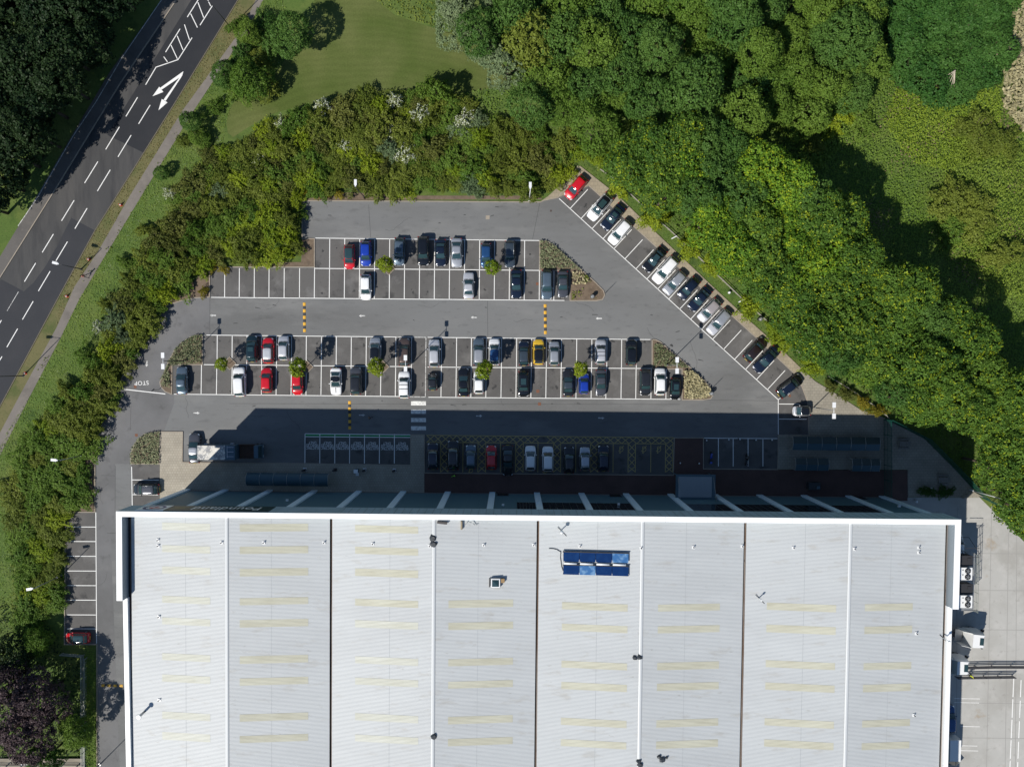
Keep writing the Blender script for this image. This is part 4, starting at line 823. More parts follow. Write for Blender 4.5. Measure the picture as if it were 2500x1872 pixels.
RLS = [(0, 394.5, 516.5, [1285, 1340, 1391.5, 1463, 1517, 1603, 1656, 1746, 1797]), (1, 588.5, 751, [1287, 1342, 1395.7, 1466.5, 1520, 1608, 1661, 1749, 1801]), (2, 866, 1022, [1290.7, 1345, 1398, 1471, 1523.5, 1612.8, 1664.6, 1751, 1804]), (3, 1095.7, 1253, [1472, 1526, 1615, 1668.5, 1755, 1807.7]),
       (4, 1372.5, 1531, [1479.3, 1533, 1622.4, 1675, 1763, 1815]), (5, 1605, 1759, [1481, 1535, 1623.6, 1674.4, 1763, 1815]), (6, 1874, 2037.5, [1481, 1535.7, 1622.7, 1677, 1764, 1816]), (7, 2108, 2230, [1481, 1535.7, 1624.6, 1677, 1764, 1818.8])]
for i, x0, x1, ys in RLS:
    a, za, c, zc = SL[i]
    for y in ys:
        shr = (y - 1480) / 400 * -8 * ((x0 - 900) / 1000 if x0 > 900 else 0)
        la, lb = loc(x0 + shr, y, 17.3), loc(x1 + shr, y, 17.3); yc = (la.y + lb.y) / 2
        pr = profile(yc + .55, yc - .55)
        b = MB(); b.loft([[(x, yy, slope_z(x, a, za, c, zc) + h + .014) for yy, h in pr] for x in (la.x, lb.x)], 0, False, False, closed=False)
        b.build("rooflight", RL_A if (i == 0 or (i == 2 and y > 1500)) else RL_B, slopes[i])
# joints and stains of the white coping
b = MB()
for k in range(1, 20): b.box((k * BW / 20, -.375, TOPZ + .0015), (.03, .74, .004))
b.build("coping_joint", plain("coping_joint_grey", (0.45, 0.46, 0.46), .7), fas)
# pilasters and bays of the front
px_p = [446] + [551.5 + 108.45 * k for k in range(15)] + [2157]
XP = [loc(p, 1190 + (p - 440) * .0105, 0).x for p in px_p]
XP[0] = 2.0; XP[-1] = BW - 2.0
for x in XP:
    b = MB(); b.box((x, -.13, 6.93), (.95, .24, 13.86)); P(b, "pilaster", PILM)
b = MB()
for k in range(16, 110):
    x = k * 1.07
    if x > 30: b.box((x, .006, 16.0), (.035, .016, 3.6))
b.build("panel_joint", plain("joint_dark", (0.12, 0.14, 0.15), .6), fas)
for k, (i, grid) in enumerate(((7, 0), (8, 1), (9, 1), (11, 2), (12, 1), (13, 1), (14, 1))):
    x0, x1 = XP[i] + .55, XP[i + 1] - .55
    if grid == 0: x0 = x0 + 3.4
    fr = MB(); fr.box(((x0 + x1) / 2, -.222, 10.6), (x1 - x0, .06, 5.6)); w_ = P(fr, "window", FRAME)
    nx, nz = (6, 2) if grid != 2 else (4, 5)
    b = MB()
    for u in range(nx):
        for v in range(nz):
            dx, dz = (x1 - x0) / nx, 5.6 / nz; b.box((x0 + dx * (u + .5), -.185, 7.8 + dz * (v + .5)), (dx - .12, .02, dz - .14))
    b.build("pane", SGLASS, w_)
# doors and lamps on the front
for px in (1228, 1500, 2090):
    x = loc(px, 1200, 0).x; b = MB(); b.box((x, -.225, 1.15), (1.9, .06, 2.3)); d_ = P(b, "door", FRAME); b = MB(); b.box((x, -.19, 1.2), (1.6, .02, 1.9)); b.build("pane", SGLASS, d_)
for px, z in ((742, 9.0), (1308, 9), (1490, 9.5), (1230, 11), (2125, 9)):
    x = loc(px, 1200, 0).x; b = MB(); b.box((x, .02, z), (.35, .3, .22)); P(b, "wall_lamp", WHITE)
# entrance canopy
x0, x1 = loc(1650, 1190, 3.6).x, loc(1746, 1190, 3.6).x; yo = loc(1697, 1158, 3.6).y
can = MB(); can.box(((x0 + x1) / 2, (yo - .22) / 2 + .0, 3.5), (x1 - x0, yo + .2, .35)); cn = P(can, "entrance_canopy", CANM)
b = MB(); n = int((x1 - x0 - .8) / .16); pr = []
for i in range(n): pr += [(x0 + .4 + i * .16, 3.69), (x0 + .4 + i * .16 + .09, 3.69), (x0 + .4 + i * .16 + .105, 3.73), (x0 + .4 + i * .16 + .145, 3.73)]
b.loft([[(p[0], .1, p[1]) for p in pr], [(p[0], yo - .35, p[1]) for p in pr]], 0, False, False, closed=False); b.build("canopy_roof", plain("canopy_sheet", (0.32, 0.35, 0.37), .5, var=.1), cn)
for xx in (x0 + .3, x1 - .3):
    b = MB(); b.tube((xx, yo - .25, .1), (xx, yo - .25, 3.33), .09, .09, 8); b.build("post", CANM, cn)
    b = MB(); b.tube((xx, -.2, 5.6), (xx, yo - .4, 3.7), .035, .035, 6); b.build("tie_rod", STEEL, cn)
b = MB(); b.box(((x0 + x1) / 2, -.21, 1.6), ((x1 - x0) * .8, .08, 3.0)); b.build("glazed_door", SGLASS, cn)
# shop sign
sx0, sx1 = loc(676, 1240, 15.8).x, loc(412, 1240, 15.8).x
SGN = plain("sign_green", (0.018, 0.05, 0.045), .4); SWH = plain("sign_white", (0.88, 0.90, 0.92), .4); SRD = plain("sign_red", (0.6, 0.02, 0.06), .4); SBL = plain("sign_navy", (0.05, 0.06, 0.22), .4); SGD = plain("sign_gold", (0.25, 0.2, 0.06), .4)
xs = loc(664, 1241, 15.9).x; xw = xs - loc(412, 1240, 15.9).x
b = MB(); b.box((xs - xw / 2, .05, 15.95), (xw, .1, 3.3)); sg = P(b, "shop_sign", SGN)
lw = xs - xw - loc(344, 1239, 15.9).x
b = MB(); b.box((xs - xw - lw / 2, .06, 15.95), (lw, .12, 3.4)); lg = P(b, "logo_panel", SWH)
cx, cz = xs - xw - lw / 2, 15.95; print('SIGN', xs, xw, lw)
b = MB()
for r0, r1, mi, off in ((1.15, 1.55, 0, 0.0),):
    pts = [(math.cos(i * math.pi / 20), math.sin(i * math.pi / 20)) for i in range(41)]
    for (c0, s0), (c1, s1) in zip(pts, pts[1:]):
        b.quad((cx + r0 * c0, .128, cz + r0 * s0), (cx + r0 * c1, .128, cz + r0 * s1), (cx + r1 * c1, .128, cz + r1 * s1), (cx + r1 * c0, .128, cz + r1 * s0), mi)
b.build("logo_ring", [SBL], lg)
b = MB(); b.quad((cx - .75, .13, cz - .15), (cx + .9, .13, cz + .05), (cx + .9, .13, cz + .4), (cx - .75, .13, cz + .2)); b.quad((cx + .1, .1315, cz - .8), (cx + .45, .1315, cz - .8), (cx - .1, .1315, cz + .8), (cx - .45, .1315, cz + .8)); b.build("logo_mark", [SRD], lg)
o = words("sign_lettering", "Poundland", Vector((0, 0, 0)), 2.9, (math.pi / 2, 0, math.pi), SWH, 0, 1.08, .74); o.parent = sg; o.location = (loc(554, 1241, 15.9).x, .112, 15.9)
b = MB(); b.box((xs - xw + 1.7, .108, 15.5), (2.0, .012, .3)); b.box((xs - xw + 1.7, .108, 16.2), (1.5, .012, .3)); b.build("sign_emblem", SGD, sg)

# ---------------------------------------------------------------- things standing on the roof
def onroof(px, py, dz=0.0):
    z = 17.3
    for _ in range(3):
        l = loc(px, py, z + dz)
        zz = EAVE
        for a, za, c, zc in SL:
            if a <= l.x <= c: zz = slope_z(l.x, a, za, c, zc)
        z = zz + .04
    l = loc(px, py, z); return world(l)
def anchor():
    r = empty("roof_anchor"); g = MB(); g.box((0, 0, .03), (.42, .42, .05)); g.build("base_plate", WHITE, r)
    g = MB(); g.tube((0, 0, .05), (0, 0, .30), .05, .05, 8); g.tube((0, 0, .30), (0, 0, .34), .09, .09, 8); g.build("eye_post", DARK, r); return r
aproto = anchor()
ANC = [(386, 1318, "white roof anchor, upper one of two in the left slope behind the tall parapet"), (386.5, 1332, "white roof anchor just below another one at the left end of the roof"), (541, 1324, "white roof anchor just left of the leftmost ridge"), (644, 1324, "white roof anchor on the second slope between two yellow rooflights"), (791, 1324, "white roof anchor left of the leftmost dark valley gutter"),
       (388, 1505, "white roof anchor left of the fourth rooflight of the leftmost slope"), (389, 1708, "white roof anchor above the pale flue pipe"), (910, 1327, "white roof anchor between the top two rooflights of the third slope"), (1049, 1332, "white roof anchor beside the black flashings of the second ridge"), (1181, 1330, "white roof anchor above the roof hatch"),
       (1303, 1329.5, "white roof anchor left of the middle valley gutter"), (1416, 1333, "white roof anchor just above the solar panels"), (1565, 1337, "white roof anchor left of the third ridge, right of the solar panels"), (1693, 1335.5, "white roof anchor alone on the sixth slope"), (1812, 1333, "white roof anchor left of the rightmost dark valley gutter"),
       (1937, 1336.5, "white roof anchor alone on the seventh slope"), (2086, 1339.5, "white roof anchor right of the rightmost ridge"), (2243, 1336, "upper of two white roof anchors at the right end of the roof"), (2243, 1348, "lower of two white roof anchors at the right end of the roof"), (2237, 1545.5, "white roof anchor right of the rooflights of the rightmost slope"), (2231, 1745, "lowest white roof anchor at the right end of the roof")]
for i, (x, y, lb) in enumerate(ANC):
    o = aproto if i == 0 else copy_tree(aproto); o.location = onroof(x, y); o.rotation_euler = (0, 0, BRZ); tag(o, lb, "roof anchor", "roof anchors")
# solar panels
p0, p1, p2 = onroof(1374.5, 1346), onroof(1534, 1350), onroof(1374.5, 1400)
ux = (p1 - p0); wid = ux.length; ux.normalize(); uy = (p2 - p0); dep = uy.length; uy.normalize()
r = empty("solar_array", p0 + Vector((0, 0, .25)), math.atan2(ux.y, ux.x)); tag(r, "array of eight blue solar panels in two rows on the roof", "solar panels")
sol = layered("solar_cell_blue", (0.005, 0.026, 0.105), [((0.012, 0.05, 0.16), .7, .5, .7, .5)], .12, spec=.6); sol2 = layered("solar_cell_hazed", (0.03, 0.12, 0.30), [((0.2, 0.35, 0.52), 1.3, .47, .62, .6)], .4)
tl = math.atan2((p1 - p0).z, wid); r.rotation_euler = (0, -tl, math.atan2(ux.y, ux.x))
pw = wid / 4
for row, (y0, y1) in enumerate(((0, -1.28), (-1.84, -dep))):
    for k in range(4):
        g = MB(); g.box((pw * (k + .5), (y0 + y1) / 2, .05), (pw - .06, abs(y1 - y0), .08)); g.build("solar_panel", sol2 if (row, k) in ((0, 3), (1, 1)) else sol, r)
    g = MB(); g.box((wid / 2, y0 + .06, .02), (wid + .1, .1, .2)); g.build("frame_rail", DARK, r)
for k in range(4):
    g = MB(); g.tube((pw * k + .1, -1.56, .08), (pw * k + pw * .84, -1.56, .08), .15, .15, 10); g.build("header_pipe", WHITE, r)
for i, (x, y) in enumerate(((.0, 0), (wid, 0), (0, -dep), (wid, -dep))):
    g = MB(); g.box((x, y, -.12), (.08, .08, .28)); g.build("leg", STEEL, r)
# cable to the panels
b = MB(); b.path([onroof(x, y) + Vector((0, 0, .06)) for x, y in ((1340, 1338), (1350, 1338.5), (1358, 1340), (1366, 1345), (1369, 1346), (1368, 1360), (1371, 1382), (1374, 1392))], .045, 5); o = b.build("cable", DARK); tag(o, "black cable curling to the left corner of the solar panels", "cable")
# hatch
c = onroof(1210, 1421); r = empty("roof_hatch", c, BRZ); tag(r, "square roof hatch with dark glass and white rim on the fourth slope", "roof hatch")
g = MB(); g.box((0, 0, .2), (1.35, 1.35, .4)); g.build("curb", STEEL, r)
g = MB(); g.box((0, 0, .43), (1.2, 1.2, .06)); g.build("rim", CAPM, r)
g = MB(); g.loft([[(-.5, -.5, .462), (.5, -.5, .462), (.5, .5, .462), (-.5, .5, .462)], [(-.1, -.1, .62), (.1, -.1, .62), (.1, .1, .62), (-.1, .1, .62)]], 0, False); g.build("glass_lid", GLASS, r)
g = MB(); g.box((-.85, 0, .15), (.12, 1.2, .3)); g.build("side_rail", DARK, r)
c = onroof(1227.5, 1415.5); b = MB(); b.box((0, 0, .2), (.5, .55, .4)); o = b.build("junction_box", layered("rusty_box", (0.30, 0.20, 0.10), [], .8), loc=c); tag(o, "small brown box beside the dark glass roof hatch", "box")
# masts, flue
def mast(px, py, lb, h=1.1, cone=.28):
    c = onroof(px, py); r = empty("roof_cowl", c); tag(r, lb, "roof cowl", "cowls on the roof")
    g = MB(); g.tube((0, 0, 0), (0, 0, h), .07, .07, 8); g.build("stem", WHITE, r)
    g = MB(); g.tube((0, 0, h), (0, 0, h + .28), cone, .1, 10); g.build("cowl", WHITE, r)
    g = MB(); g.tube((-.5, .45, .06), (.75, -.8, .06), .04, .04, 5); g.build("stay", DARK, r)
mast(1370, 1294, "white cowl with a stay rod above the solar panels", 1.3)
mast(1853, 1459, "small white cowl above the rooflights of the seventh slope", .9, .14)
mast(2302, 1556, "white cowl at the right-hand eaves gutter", 1.5, .2)
c = onroof(352, 1737); r = empty("flue_pipe", c); tag(r, "tall pale flue pipe with wide cap near the lower left of the roof", "flue pipe")
g = MB(); g.tube((0, 0, 0), (0, 0, 1.5), .17, .17, 12); g.build("pipe", STEEL, r); g = MB(); g.tube((0, 0, 1.5), (0, 0, 1.62), .36, .30, 12); g.build("cap", WHITE, r)
# torn black flashings on the ridges
FLASH = plain("torn_flashing", (0.022, 0.028, 0.036), .5, var=.3)
r3 = random.Random(11)
for x, y, s, lb in ((1057, 1314, .55, "upper torn black flashing on the second ridge"), (1059.5, 1327.5, .52, "lower torn black flashing on the second ridge, beside an anchor"), (1059, 1797, .48, "torn black flashing low on the second ridge"), (1561.5, 1603, .42, "black flashing scrap on the third ridge at mid roof"), (1549, 1605, .38, "black flashing scrap just left of the third ridge"), (1559.5, 1857, .42, "upper black flashing scrap at the bottom of the third ridge"), (1563, 1867, .5, "lower black flashing scrap at the bottom of the third ridge"),
                    (1617, 1853, .48, "largest black scrap right of the third ridge near the bottom edge"), (1609, 1846, .3, "middle black scrap in the litter near the bottom edge of the sixth slope"), (1627, 1848, .24, "right black scrap in the litter near the bottom edge of the sixth slope")):
    c = onroof(x, y); b = MB(); n = 7; rr_ = [s * r3.uniform(.7, 1.15) for _ in range(n)]
    lo = [(rr_[i] * math.cos(6.283 * i / n + .3), rr_[i] * math.sin(6.283 * i / n + .3), .05) for i in range(n)]; hi = [(p[0] * .55 + .05, p[1] * .6, .2 + .06 * r3.random()) for p in lo]
    b.loft([lo, hi], 0, False); o = b.build("torn_flashing", FLASH, loc=c); tag(o, lb, "flashing", "torn flashings on the roof")
# bits behind the front parapet
c = onroof(1080, 1274.5); b = MB(); b.box((0, 0, .25), (1.4, .32, .3), rz=-.1); o = b.build("duct_offcut", plain("duct_dark", (0.05, 0.045, 0.045), .6), loc=c); tag(o, "dark duct piece lying against the front parapet", "duct")
c = onroof(1127, 1281); b = MB(); b.box((0, 0, .2), (.22, 1.2, .35)); o = b.build("timber_post", layered("old_timber", (0.30, 0.25, 0.17), [((.18, .14, .1), 3, .45, .7, .7)], .9), loc=c); tag(o, "short timber post behind the front parapet", "post")
c = onroof(1152, 1276); b = MB(); b.path([Vector((-.9, -.25, .06)), Vector((-.55, .25, .35)), Vector((0, .1, .3)), Vector((.45, -.25, .1)), Vector((.8, -.2, .06))], .05, 6); o = b.build("steel_bracket", STEEL, loc=c); tag(o, "bent steel bracket behind the front parapet", "bracket")
# ================================================================ PLANTS
LM = {"maple": leafmat("leaf_maple", (0.042, 0.105, 0.017), (0.118, 0.208, 0.030), (0.26, 0.33, 0.020), .05, trans=.28),
      "lime": leafmat("leaf_lime", (0.062, 0.150, 0.018), (0.150, 0.270, 0.026), (0.30, 0.39, 0.022), .10, trans=.3),
      "green": leafmat("leaf_green", (0.040, 0.106, 0.021), (0.105, 0.192, 0.038), trans=.28),
      "mid": leafmat("leaf_mid", (0.066, 0.140, 0.018), (0.158, 0.245, 0.038), trans=.3),
      "field": leafmat("leaf_field", (0.115, 0.200, 0.026), (0.225, 0.310, 0.058), nscale=.12, trans=.3),
      "fieldb": leafmat("leaf_field_bright", (0.140, 0.230, 0.020), (0.270, 0.350, 0.040), nscale=.2, trans=.3),
      "fieldo": leafmat("leaf_field_olive", (0.125, 0.205, 0.022), (0.230, 0.305, 0.044), nscale=.15, trans=.3),
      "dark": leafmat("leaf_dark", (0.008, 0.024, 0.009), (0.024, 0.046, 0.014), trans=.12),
      "ivy": leafmat("leaf_ivy", (0.030, 0.098, 0.020), (0.075, 0.165, 0.032), trans=.28),
      "olive": leafmat("leaf_olive", (0.088, 0.126, 0.017), (0.200, 0.240, 0.040), trans=.28),
      "brown": leafmat("leaf_brown", (0.080, 0.100, 0.020), (0.180, 0.195, 0.046)),
      "bright": leafmat("leaf_bright", (0.115, 0.185, 0.012), (0.260, 0.320, 0.022)),
      "silver": leafmat("leaf_silver", (0.085, 0.140, 0.060), (0.195, 0.250, 0.125)),
      "purple": leafmat("leaf_purple", (0.024, 0.016, 0.022), (0.095, 0.066, 0.070), trans=.1),
      "golden": leafmat("leaf_golden", (0.15, 0.14, 0.014), (0.32, 0.27, 0.03)),
      "blossom": leafmat("leaf_blossom", (0.100, 0.140, 0.022), (0.20, 0.235, 0.05), (0.66, 0.69, 0.56), .21, trans=.1, nscale=.9),
      "straw": leafmat("leaf_straw", (0.22, 0.205, 0.10), (0.45, 0.40, 0.24), trans=.1),
      "sage": leafmat("leaf_sage", (0.085, 0.108, 0.045), (0.245, 0.265, 0.150), trans=.1, nscale=1.5)}
BARK = layered("bark", (0.075, 0.058, 0.042), [((0.04, 0.03, 0.024), 4, .45, .7, .7)], .95)
def leaf_mesh(name, pts, nrm, size, mat, rng, jit=.55, aspect=.62, zj=None):
    """one diamond leaf (or leaf spray) per point"""
    n = len(pts); nrm = nrm + rng.normal(0, jit, (n, 3)); nrm /= np.linalg.norm(nrm, axis=1)[:, None] + 1e-9
    t = rng.normal(0, 1, (n, 3)); t -= (t * nrm).sum(1)[:, None] * nrm; t /= np.linalg.norm(t, axis=1)[:, None] + 1e-9
    bt = np.cross(nrm, t); s = (size * rng.uniform(.65, 1.35, n))[:, None]
    v = np.empty((n, 4, 3), np.float32)
    v[:, 0] = pts - t * s * .5; v[:, 1] = pts + bt * s * .5 * aspect - nrm * s * .06; v[:, 2] = pts + t * s * .5; v[:, 3] = pts - bt * s * .5 * aspect - nrm * s * .06
    me = bpy.data.meshes.new(name); me.vertices.add(n * 4); me.vertices.foreach_set("co", v.ravel())
    me.loops.add(n * 4); me.loops.foreach_set("vertex_index", np.arange(n * 4, dtype=np.int32))
    me.polygons.add(n); me.polygons.foreach_set("loop_start", np.arange(0, n * 4, 4, dtype=np.int32)); me.polygons.foreach_set("loop_total", np.full(n, 4, np.int32))
    me.materials.append(mat); me.update(calc_edges=True); return me
def dirs(rng, n, zmin):
    z = rng.uniform(zmin, 1, n); a = rng.uniform(0, 2 * np.pi, n); r = np.sqrt(1 - z * z); return np.stack([r * np.cos(a), r * np.sin(a), z], 1)
def crown(seed, R, Hc, nl, tufts, per, tr, size, mat, zmin=-.25, jit=.55):
    """crown = big lobes > tufts > leaves; lobes uneven, gaps between"""
    rng = np.random.default_rng(seed); D = dirs(rng, nl, -.15); ctr = D * np.array([R * .62, R * .62, Hc * .5]) * rng.uniform(.75, 1.12, (nl, 1)); ctr[:, 2] += Hc * .45
    lr = R * rng.uniform(.34, .52, nl) * (15 / max(nl, 15)) ** .5; ctr = np.vstack([ctr, [[0, 0, Hc * .55]]]); lr = np.append(lr, R * .5)
    pick = rng.choice(nl + 1, tufts * 2, p=lr ** 2 / (lr ** 2).sum()); d = dirs(rng, tufts * 2, zmin); sq = np.array([1, 1, min(1.0, Hc / R * .8)])
    tp = ctr[pick] + d * lr[pick][:, None] * sq * rng.uniform(.86, 1.08, (tufts * 2, 1))
    keep = np.ones(len(tp), bool)
    for k in range(nl + 1):
        q = (tp - ctr[k]) / (lr[k] * sq); keep &= (np.linalg.norm(q, axis=1) > .78) | (pick == k)
    tp, d = tp[keep][:tufts], d[keep][:tufts]
    m = len(tp); ld = dirs(rng, m * per, -.2); base = np.repeat(tp, per, 0); dn = np.repeat(d, per, 0); ts = np.repeat(rng.uniform(.6, 1.35, m), per)[:, None]
    p = base + (ld * np.array([1, 1, .75]) + dn * .35) * tr * ts * rng.uniform(.6, 1.05, (m * per, 1))
    return leaf_mesh("crown", p, ld * .6 + dn * .6, size, mat, rng, jit)
def trunk_mesh(seed, h, r, R):
    rr = random.Random(seed); b = MB(); b.tube((0, 0, -.1), (0, 0, h * .5), r * 1.15, r * .8, 9); b.tube((0, 0, h * .5), (rr.uniform(-.2, .2), rr.uniform(-.2, .2), h), r * .8, r * .3, 8)
    for i in range(6):
        a = i * 1.05 + rr.uniform(-.3, .3); z = h * rr.uniform(.42, .8); q = Vector((math.cos(a) * R * .55, math.sin(a) * R * .55, z + R * .45)); m = Vector((q.x * .45, q.y * .45, z + R * .1))
        b.tube((0, 0, z), m, r * .38, r * .26, 6); b.tube(m, q, r * .26, r * .08, 6)
    return b.mesh("trunk", BARK)
CR = {}
def crown_set(kind, n, *a, **k):
    CR[kind] = [crown(hash_(kind) + i * 17, *a, **k) for i in range(n)]
def hash_(s): return sum(ord(c) * (i + 3) for i, c in enumerate(s))
crown_set("maple", 4, 5.2, 6.2, 24, 900, 13, .46, .36, LM["maple"]); crown_set("lime", 2, 5.2, 6.2, 24, 900, 13, .46, .36, LM["lime"])
crown_set("green", 3, 4.6, 5.8, 22, 820, 13, .42, .33, LM["green"]); crown_set("mid", 3, 4.6, 5.6, 22, 820, 13, .42, .33, LM["mid"])
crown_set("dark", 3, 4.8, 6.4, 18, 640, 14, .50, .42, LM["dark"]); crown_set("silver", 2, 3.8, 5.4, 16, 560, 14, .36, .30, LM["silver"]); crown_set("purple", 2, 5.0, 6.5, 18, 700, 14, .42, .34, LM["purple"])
crown_set("young", 3, 1.35, 2.5, 8, 120, 16, .26, .25, LM["bright"]); crown_set("brown", 1, 4.4, 6, 13, 520, 14, .5, .42, LM["olive"])
CR["ivy"] = [crown(901 + i, 4.4, 3.0, 12, 560, 14, .5, .40, LM["ivy"]) for i in range(2)]
TR = {k: trunk_mesh(i, 8.5, .26, 4.5) for i, k in enumerate("abc")}; TRY = trunk_mesh(9, 3.1, .055, 1.1)
GA = math.radians
def tree(px, py, kind, label, s=1.0, h=8.0, group=None, name="broadleaf_tree", top=None):
    """px, py: middle of the crown in the photo; its foot is found from the crown's height"""
    zc = h + 2.5 * s if top is None else top
    c = G(px, py, zc); r = empty(name, (c.x, c.y, 0), rnd.uniform(0, 6.28)); r.scale = (s, s, s * rnd.uniform(.92, 1.08))
    tag(r, label, "tree", group)
    t = bpy.data.objects.new("trunk", TRY if kind == "young" else TR[rnd.choice("abc")]); link(t, r); t.scale = (1, 1, (h + 2.2) / s / 8.5 if kind != "young" else 1)
    f = bpy.data.objects.new("crown", rnd.choice(CR[kind])); link(f, r); f.location = (0, 0, h / s - 1.2 if kind != "young" else 2.3); f.rotation_euler = (0, 0, rnd.uniform(0, 6.28))
    return r
def inside(p, poly):
    x, y = p; c = False; n = len(poly)
    for i in range(n):
        (x0, y0), (x1, y1) = poly[i], poly[i - 1]
        if (y0 > y) != (y1 > y) and x < (x1 - x0) * (y - y0) / (y1 - y0) + x0: c = not c
    return c
def scatter(poly, dist, seed, tries=4000, taken=None):
    rr = random.Random(seed); xs = [p[0] for p in poly]; ys = [p[1] for p in poly]; out = []; taken = taken or []
    for _ in range(tries):
        p = (rr.uniform(min(xs), max(xs)), rr.uniform(min(ys), max(ys)))
        if inside(p, poly) and all((p[0] - q[0]) ** 2 + (p[1] - q[1]) ** 2 > dist * dist for q in out) and all((p[0] - q[0]) ** 2 + (p[1] - q[1]) ** 2 > q[2] ** 2 for q in taken): out.append(p)
    return out
# --- the seven young trees of the car park, each in a diamond planter
YT = [(939, 648, "small round tree in the left planter of the back rows", 1.02), (1204, 650, "small bright round tree in the right planter of the back rows", .98), (543, 887, "leftmost small tree of the front rows, beside a bare diamond planter", .8), (731, 896, "small tree over the red car in the front row", 1.1),
      (923, 896, "small tree below the silver car with a black roof", 1.08), (1185, 902, "small tree hiding the bonnet of a small white hatchback", 1.08), (1414, 903, "rightmost small tree of the front rows, over the blue hatchback", .92)]
for x, y, lb, s in YT:
    tree(x, y, "young", lb, s, 0, "small trees in the car park", "young_tree", top=3.9 * s)
    c = G(x, y, 3.9 * s); d = 1.02
    b = MB(); b.prism([(c.x - d, c.y), (c.x, c.y - d), (c.x + d, c.y), (c.x, c.y + d)], 0.016, .09); b.build("planter_soil", SOIL)["kind"] = "structure"
    b = MB(); P4 = [(c.x - d, c.y), (c.x, c.y - d), (c.x + d, c.y), (c.x, c.y + d)]
    for i in range(4):
        p, q = P4[i], P4[(i + 1) % 4]; b.box(((p[0] + q[0]) / 2, (p[1] + q[1]) / 2, .07), (math.hypot(q[0] - p[0], q[1] - p[1]) + .06, .1, .13 + .0025 * (i % 2)), 0, math.atan2(q[1] - p[1], q[0] - p[0]))
    b.build("planter_kerb", KERB)["kind"] = "structure"
# --- woods
gw = "trees of the wood along the right side"
W1 = [(1520, 372), (1580, 440), (1660, 505), (1745, 580), (1815, 650), (1905, 728), (1975, 800), (2035, 862), (2110, 912), (2200, 965), (2300, 1000), (2410, 1015), (2420, 1110), (2440, 1170), (2560, 1290), (2580, 1000), (2480, 965), (2400, 890), (2370, 830), (2310, 770), (2230, 720), (2150, 640), (2100, 580), (2050, 520), (1980, 470), (1910, 420), (1840, 375), (1770, 320), (1700, 320), (1620, 330)]
n = 0
for x, y in scatter(W1, 54, 21):
    t = (x - 1440) / 1000; u = rnd.random(); yel = (1680 < x < 2050 and 380 < y < 720)
    k = "lime" if (yel and u < .45) or u < .04 else ("green" if u > .86 else "maple")
    lb = {"lime": "yellow-tipped maple in the tall wood right of the angled parking row", "maple": "tall deep green maple in the wood right of the angled parking row", "green": "plain dark green tree in the wood right of the angled parking row"}[k]
    tree(x, y, k, lb, rnd.uniform(.80, .98), rnd.uniform(6.9, 8.1), gw)
W2 = [(1110, -60), (1100, 10), (1150, 70), (1215, 110), (1240, 160), (1290, 260), (1400, 330), (1440, 350), (1500, 280), (1610, 240), (1760, 240), (1820, 300), (1870, 200), (1850, 100), (1820, -60)]
for x, y in scatter(W2, 72, 5):
    u = rnd.random(); k = "green" if u < .5 else ("mid" if u < .94 else "brown")
    if x < 1280 and y < 170: k = "green" if u < .6 else "silver"
    lb = {"green": "dark green tree in the wood above the angled parking row", "mid": "mid green tree in the wood above the angled parking row", "brown": "dull olive tree in the wood above the angled parking row", "silver": "silvery green tree at the wood edge beside the mown lawn"}[k]
    tree(x, y, k, lb, rnd.uniform(.78, 1.12), rnd.uniform(3.0, 7.6), "trees of the wood above the car park")
tree(1195, 105, "silver", "round silvery willow right at the lawn's upper edge", .9, 4.2, None); tree(1120, 55, "silver", "silver-leaved tree at the top of the lawn", .95, 4.2, None)
W3 = [(1850, -60), (1900, 140), (1870, 230), (1960, 300), (2010, 270), (2080, 230), (2140, 160), (2120, 60), (2100, -60)]
for x, y in scatter(W3, 60, 8):
    k = rnd.choice(["mid", "mid", "green"]); tree(x, y, k, {"mid": "mid green tree in the low wood at the top right", "green": "darker tree in the low wood at the top right"}[k], rnd.uniform(.75, .95), rnd.uniform(2.4, 4.0), "trees of the low wood at the top right")
tree(2075, 95, "green", "upright green tree at the edge of the low wood, shadow beside it", 1.0, 5.2, None)
W4 = [(2120, -60), (2210, -60), (2340, -40), (2460, -40), (2450, 60), (2440, 130), (2400, 160), (2390, 190), (2300, 215), (2260, 190), (2210, 140), (2200, 60)]
for x, y in scatter(W4, 52, 14):
    tree(x, y, "ivy", "low dense dark green thicket tree at the top right", rnd.uniform(.8, 1.0), .6, "dense low thicket trees at the top right", "thicket_tree", top=2.2)
W5 = [(-60, -60), (330, -60), (296, -10), (232, 80), (188, 150), (130, 240), (82, 320), (36, 390), (0, 445), (-60, 520)]
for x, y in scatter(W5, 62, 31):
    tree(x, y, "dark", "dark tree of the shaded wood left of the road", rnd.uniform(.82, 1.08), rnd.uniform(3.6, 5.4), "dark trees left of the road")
SHQ = []
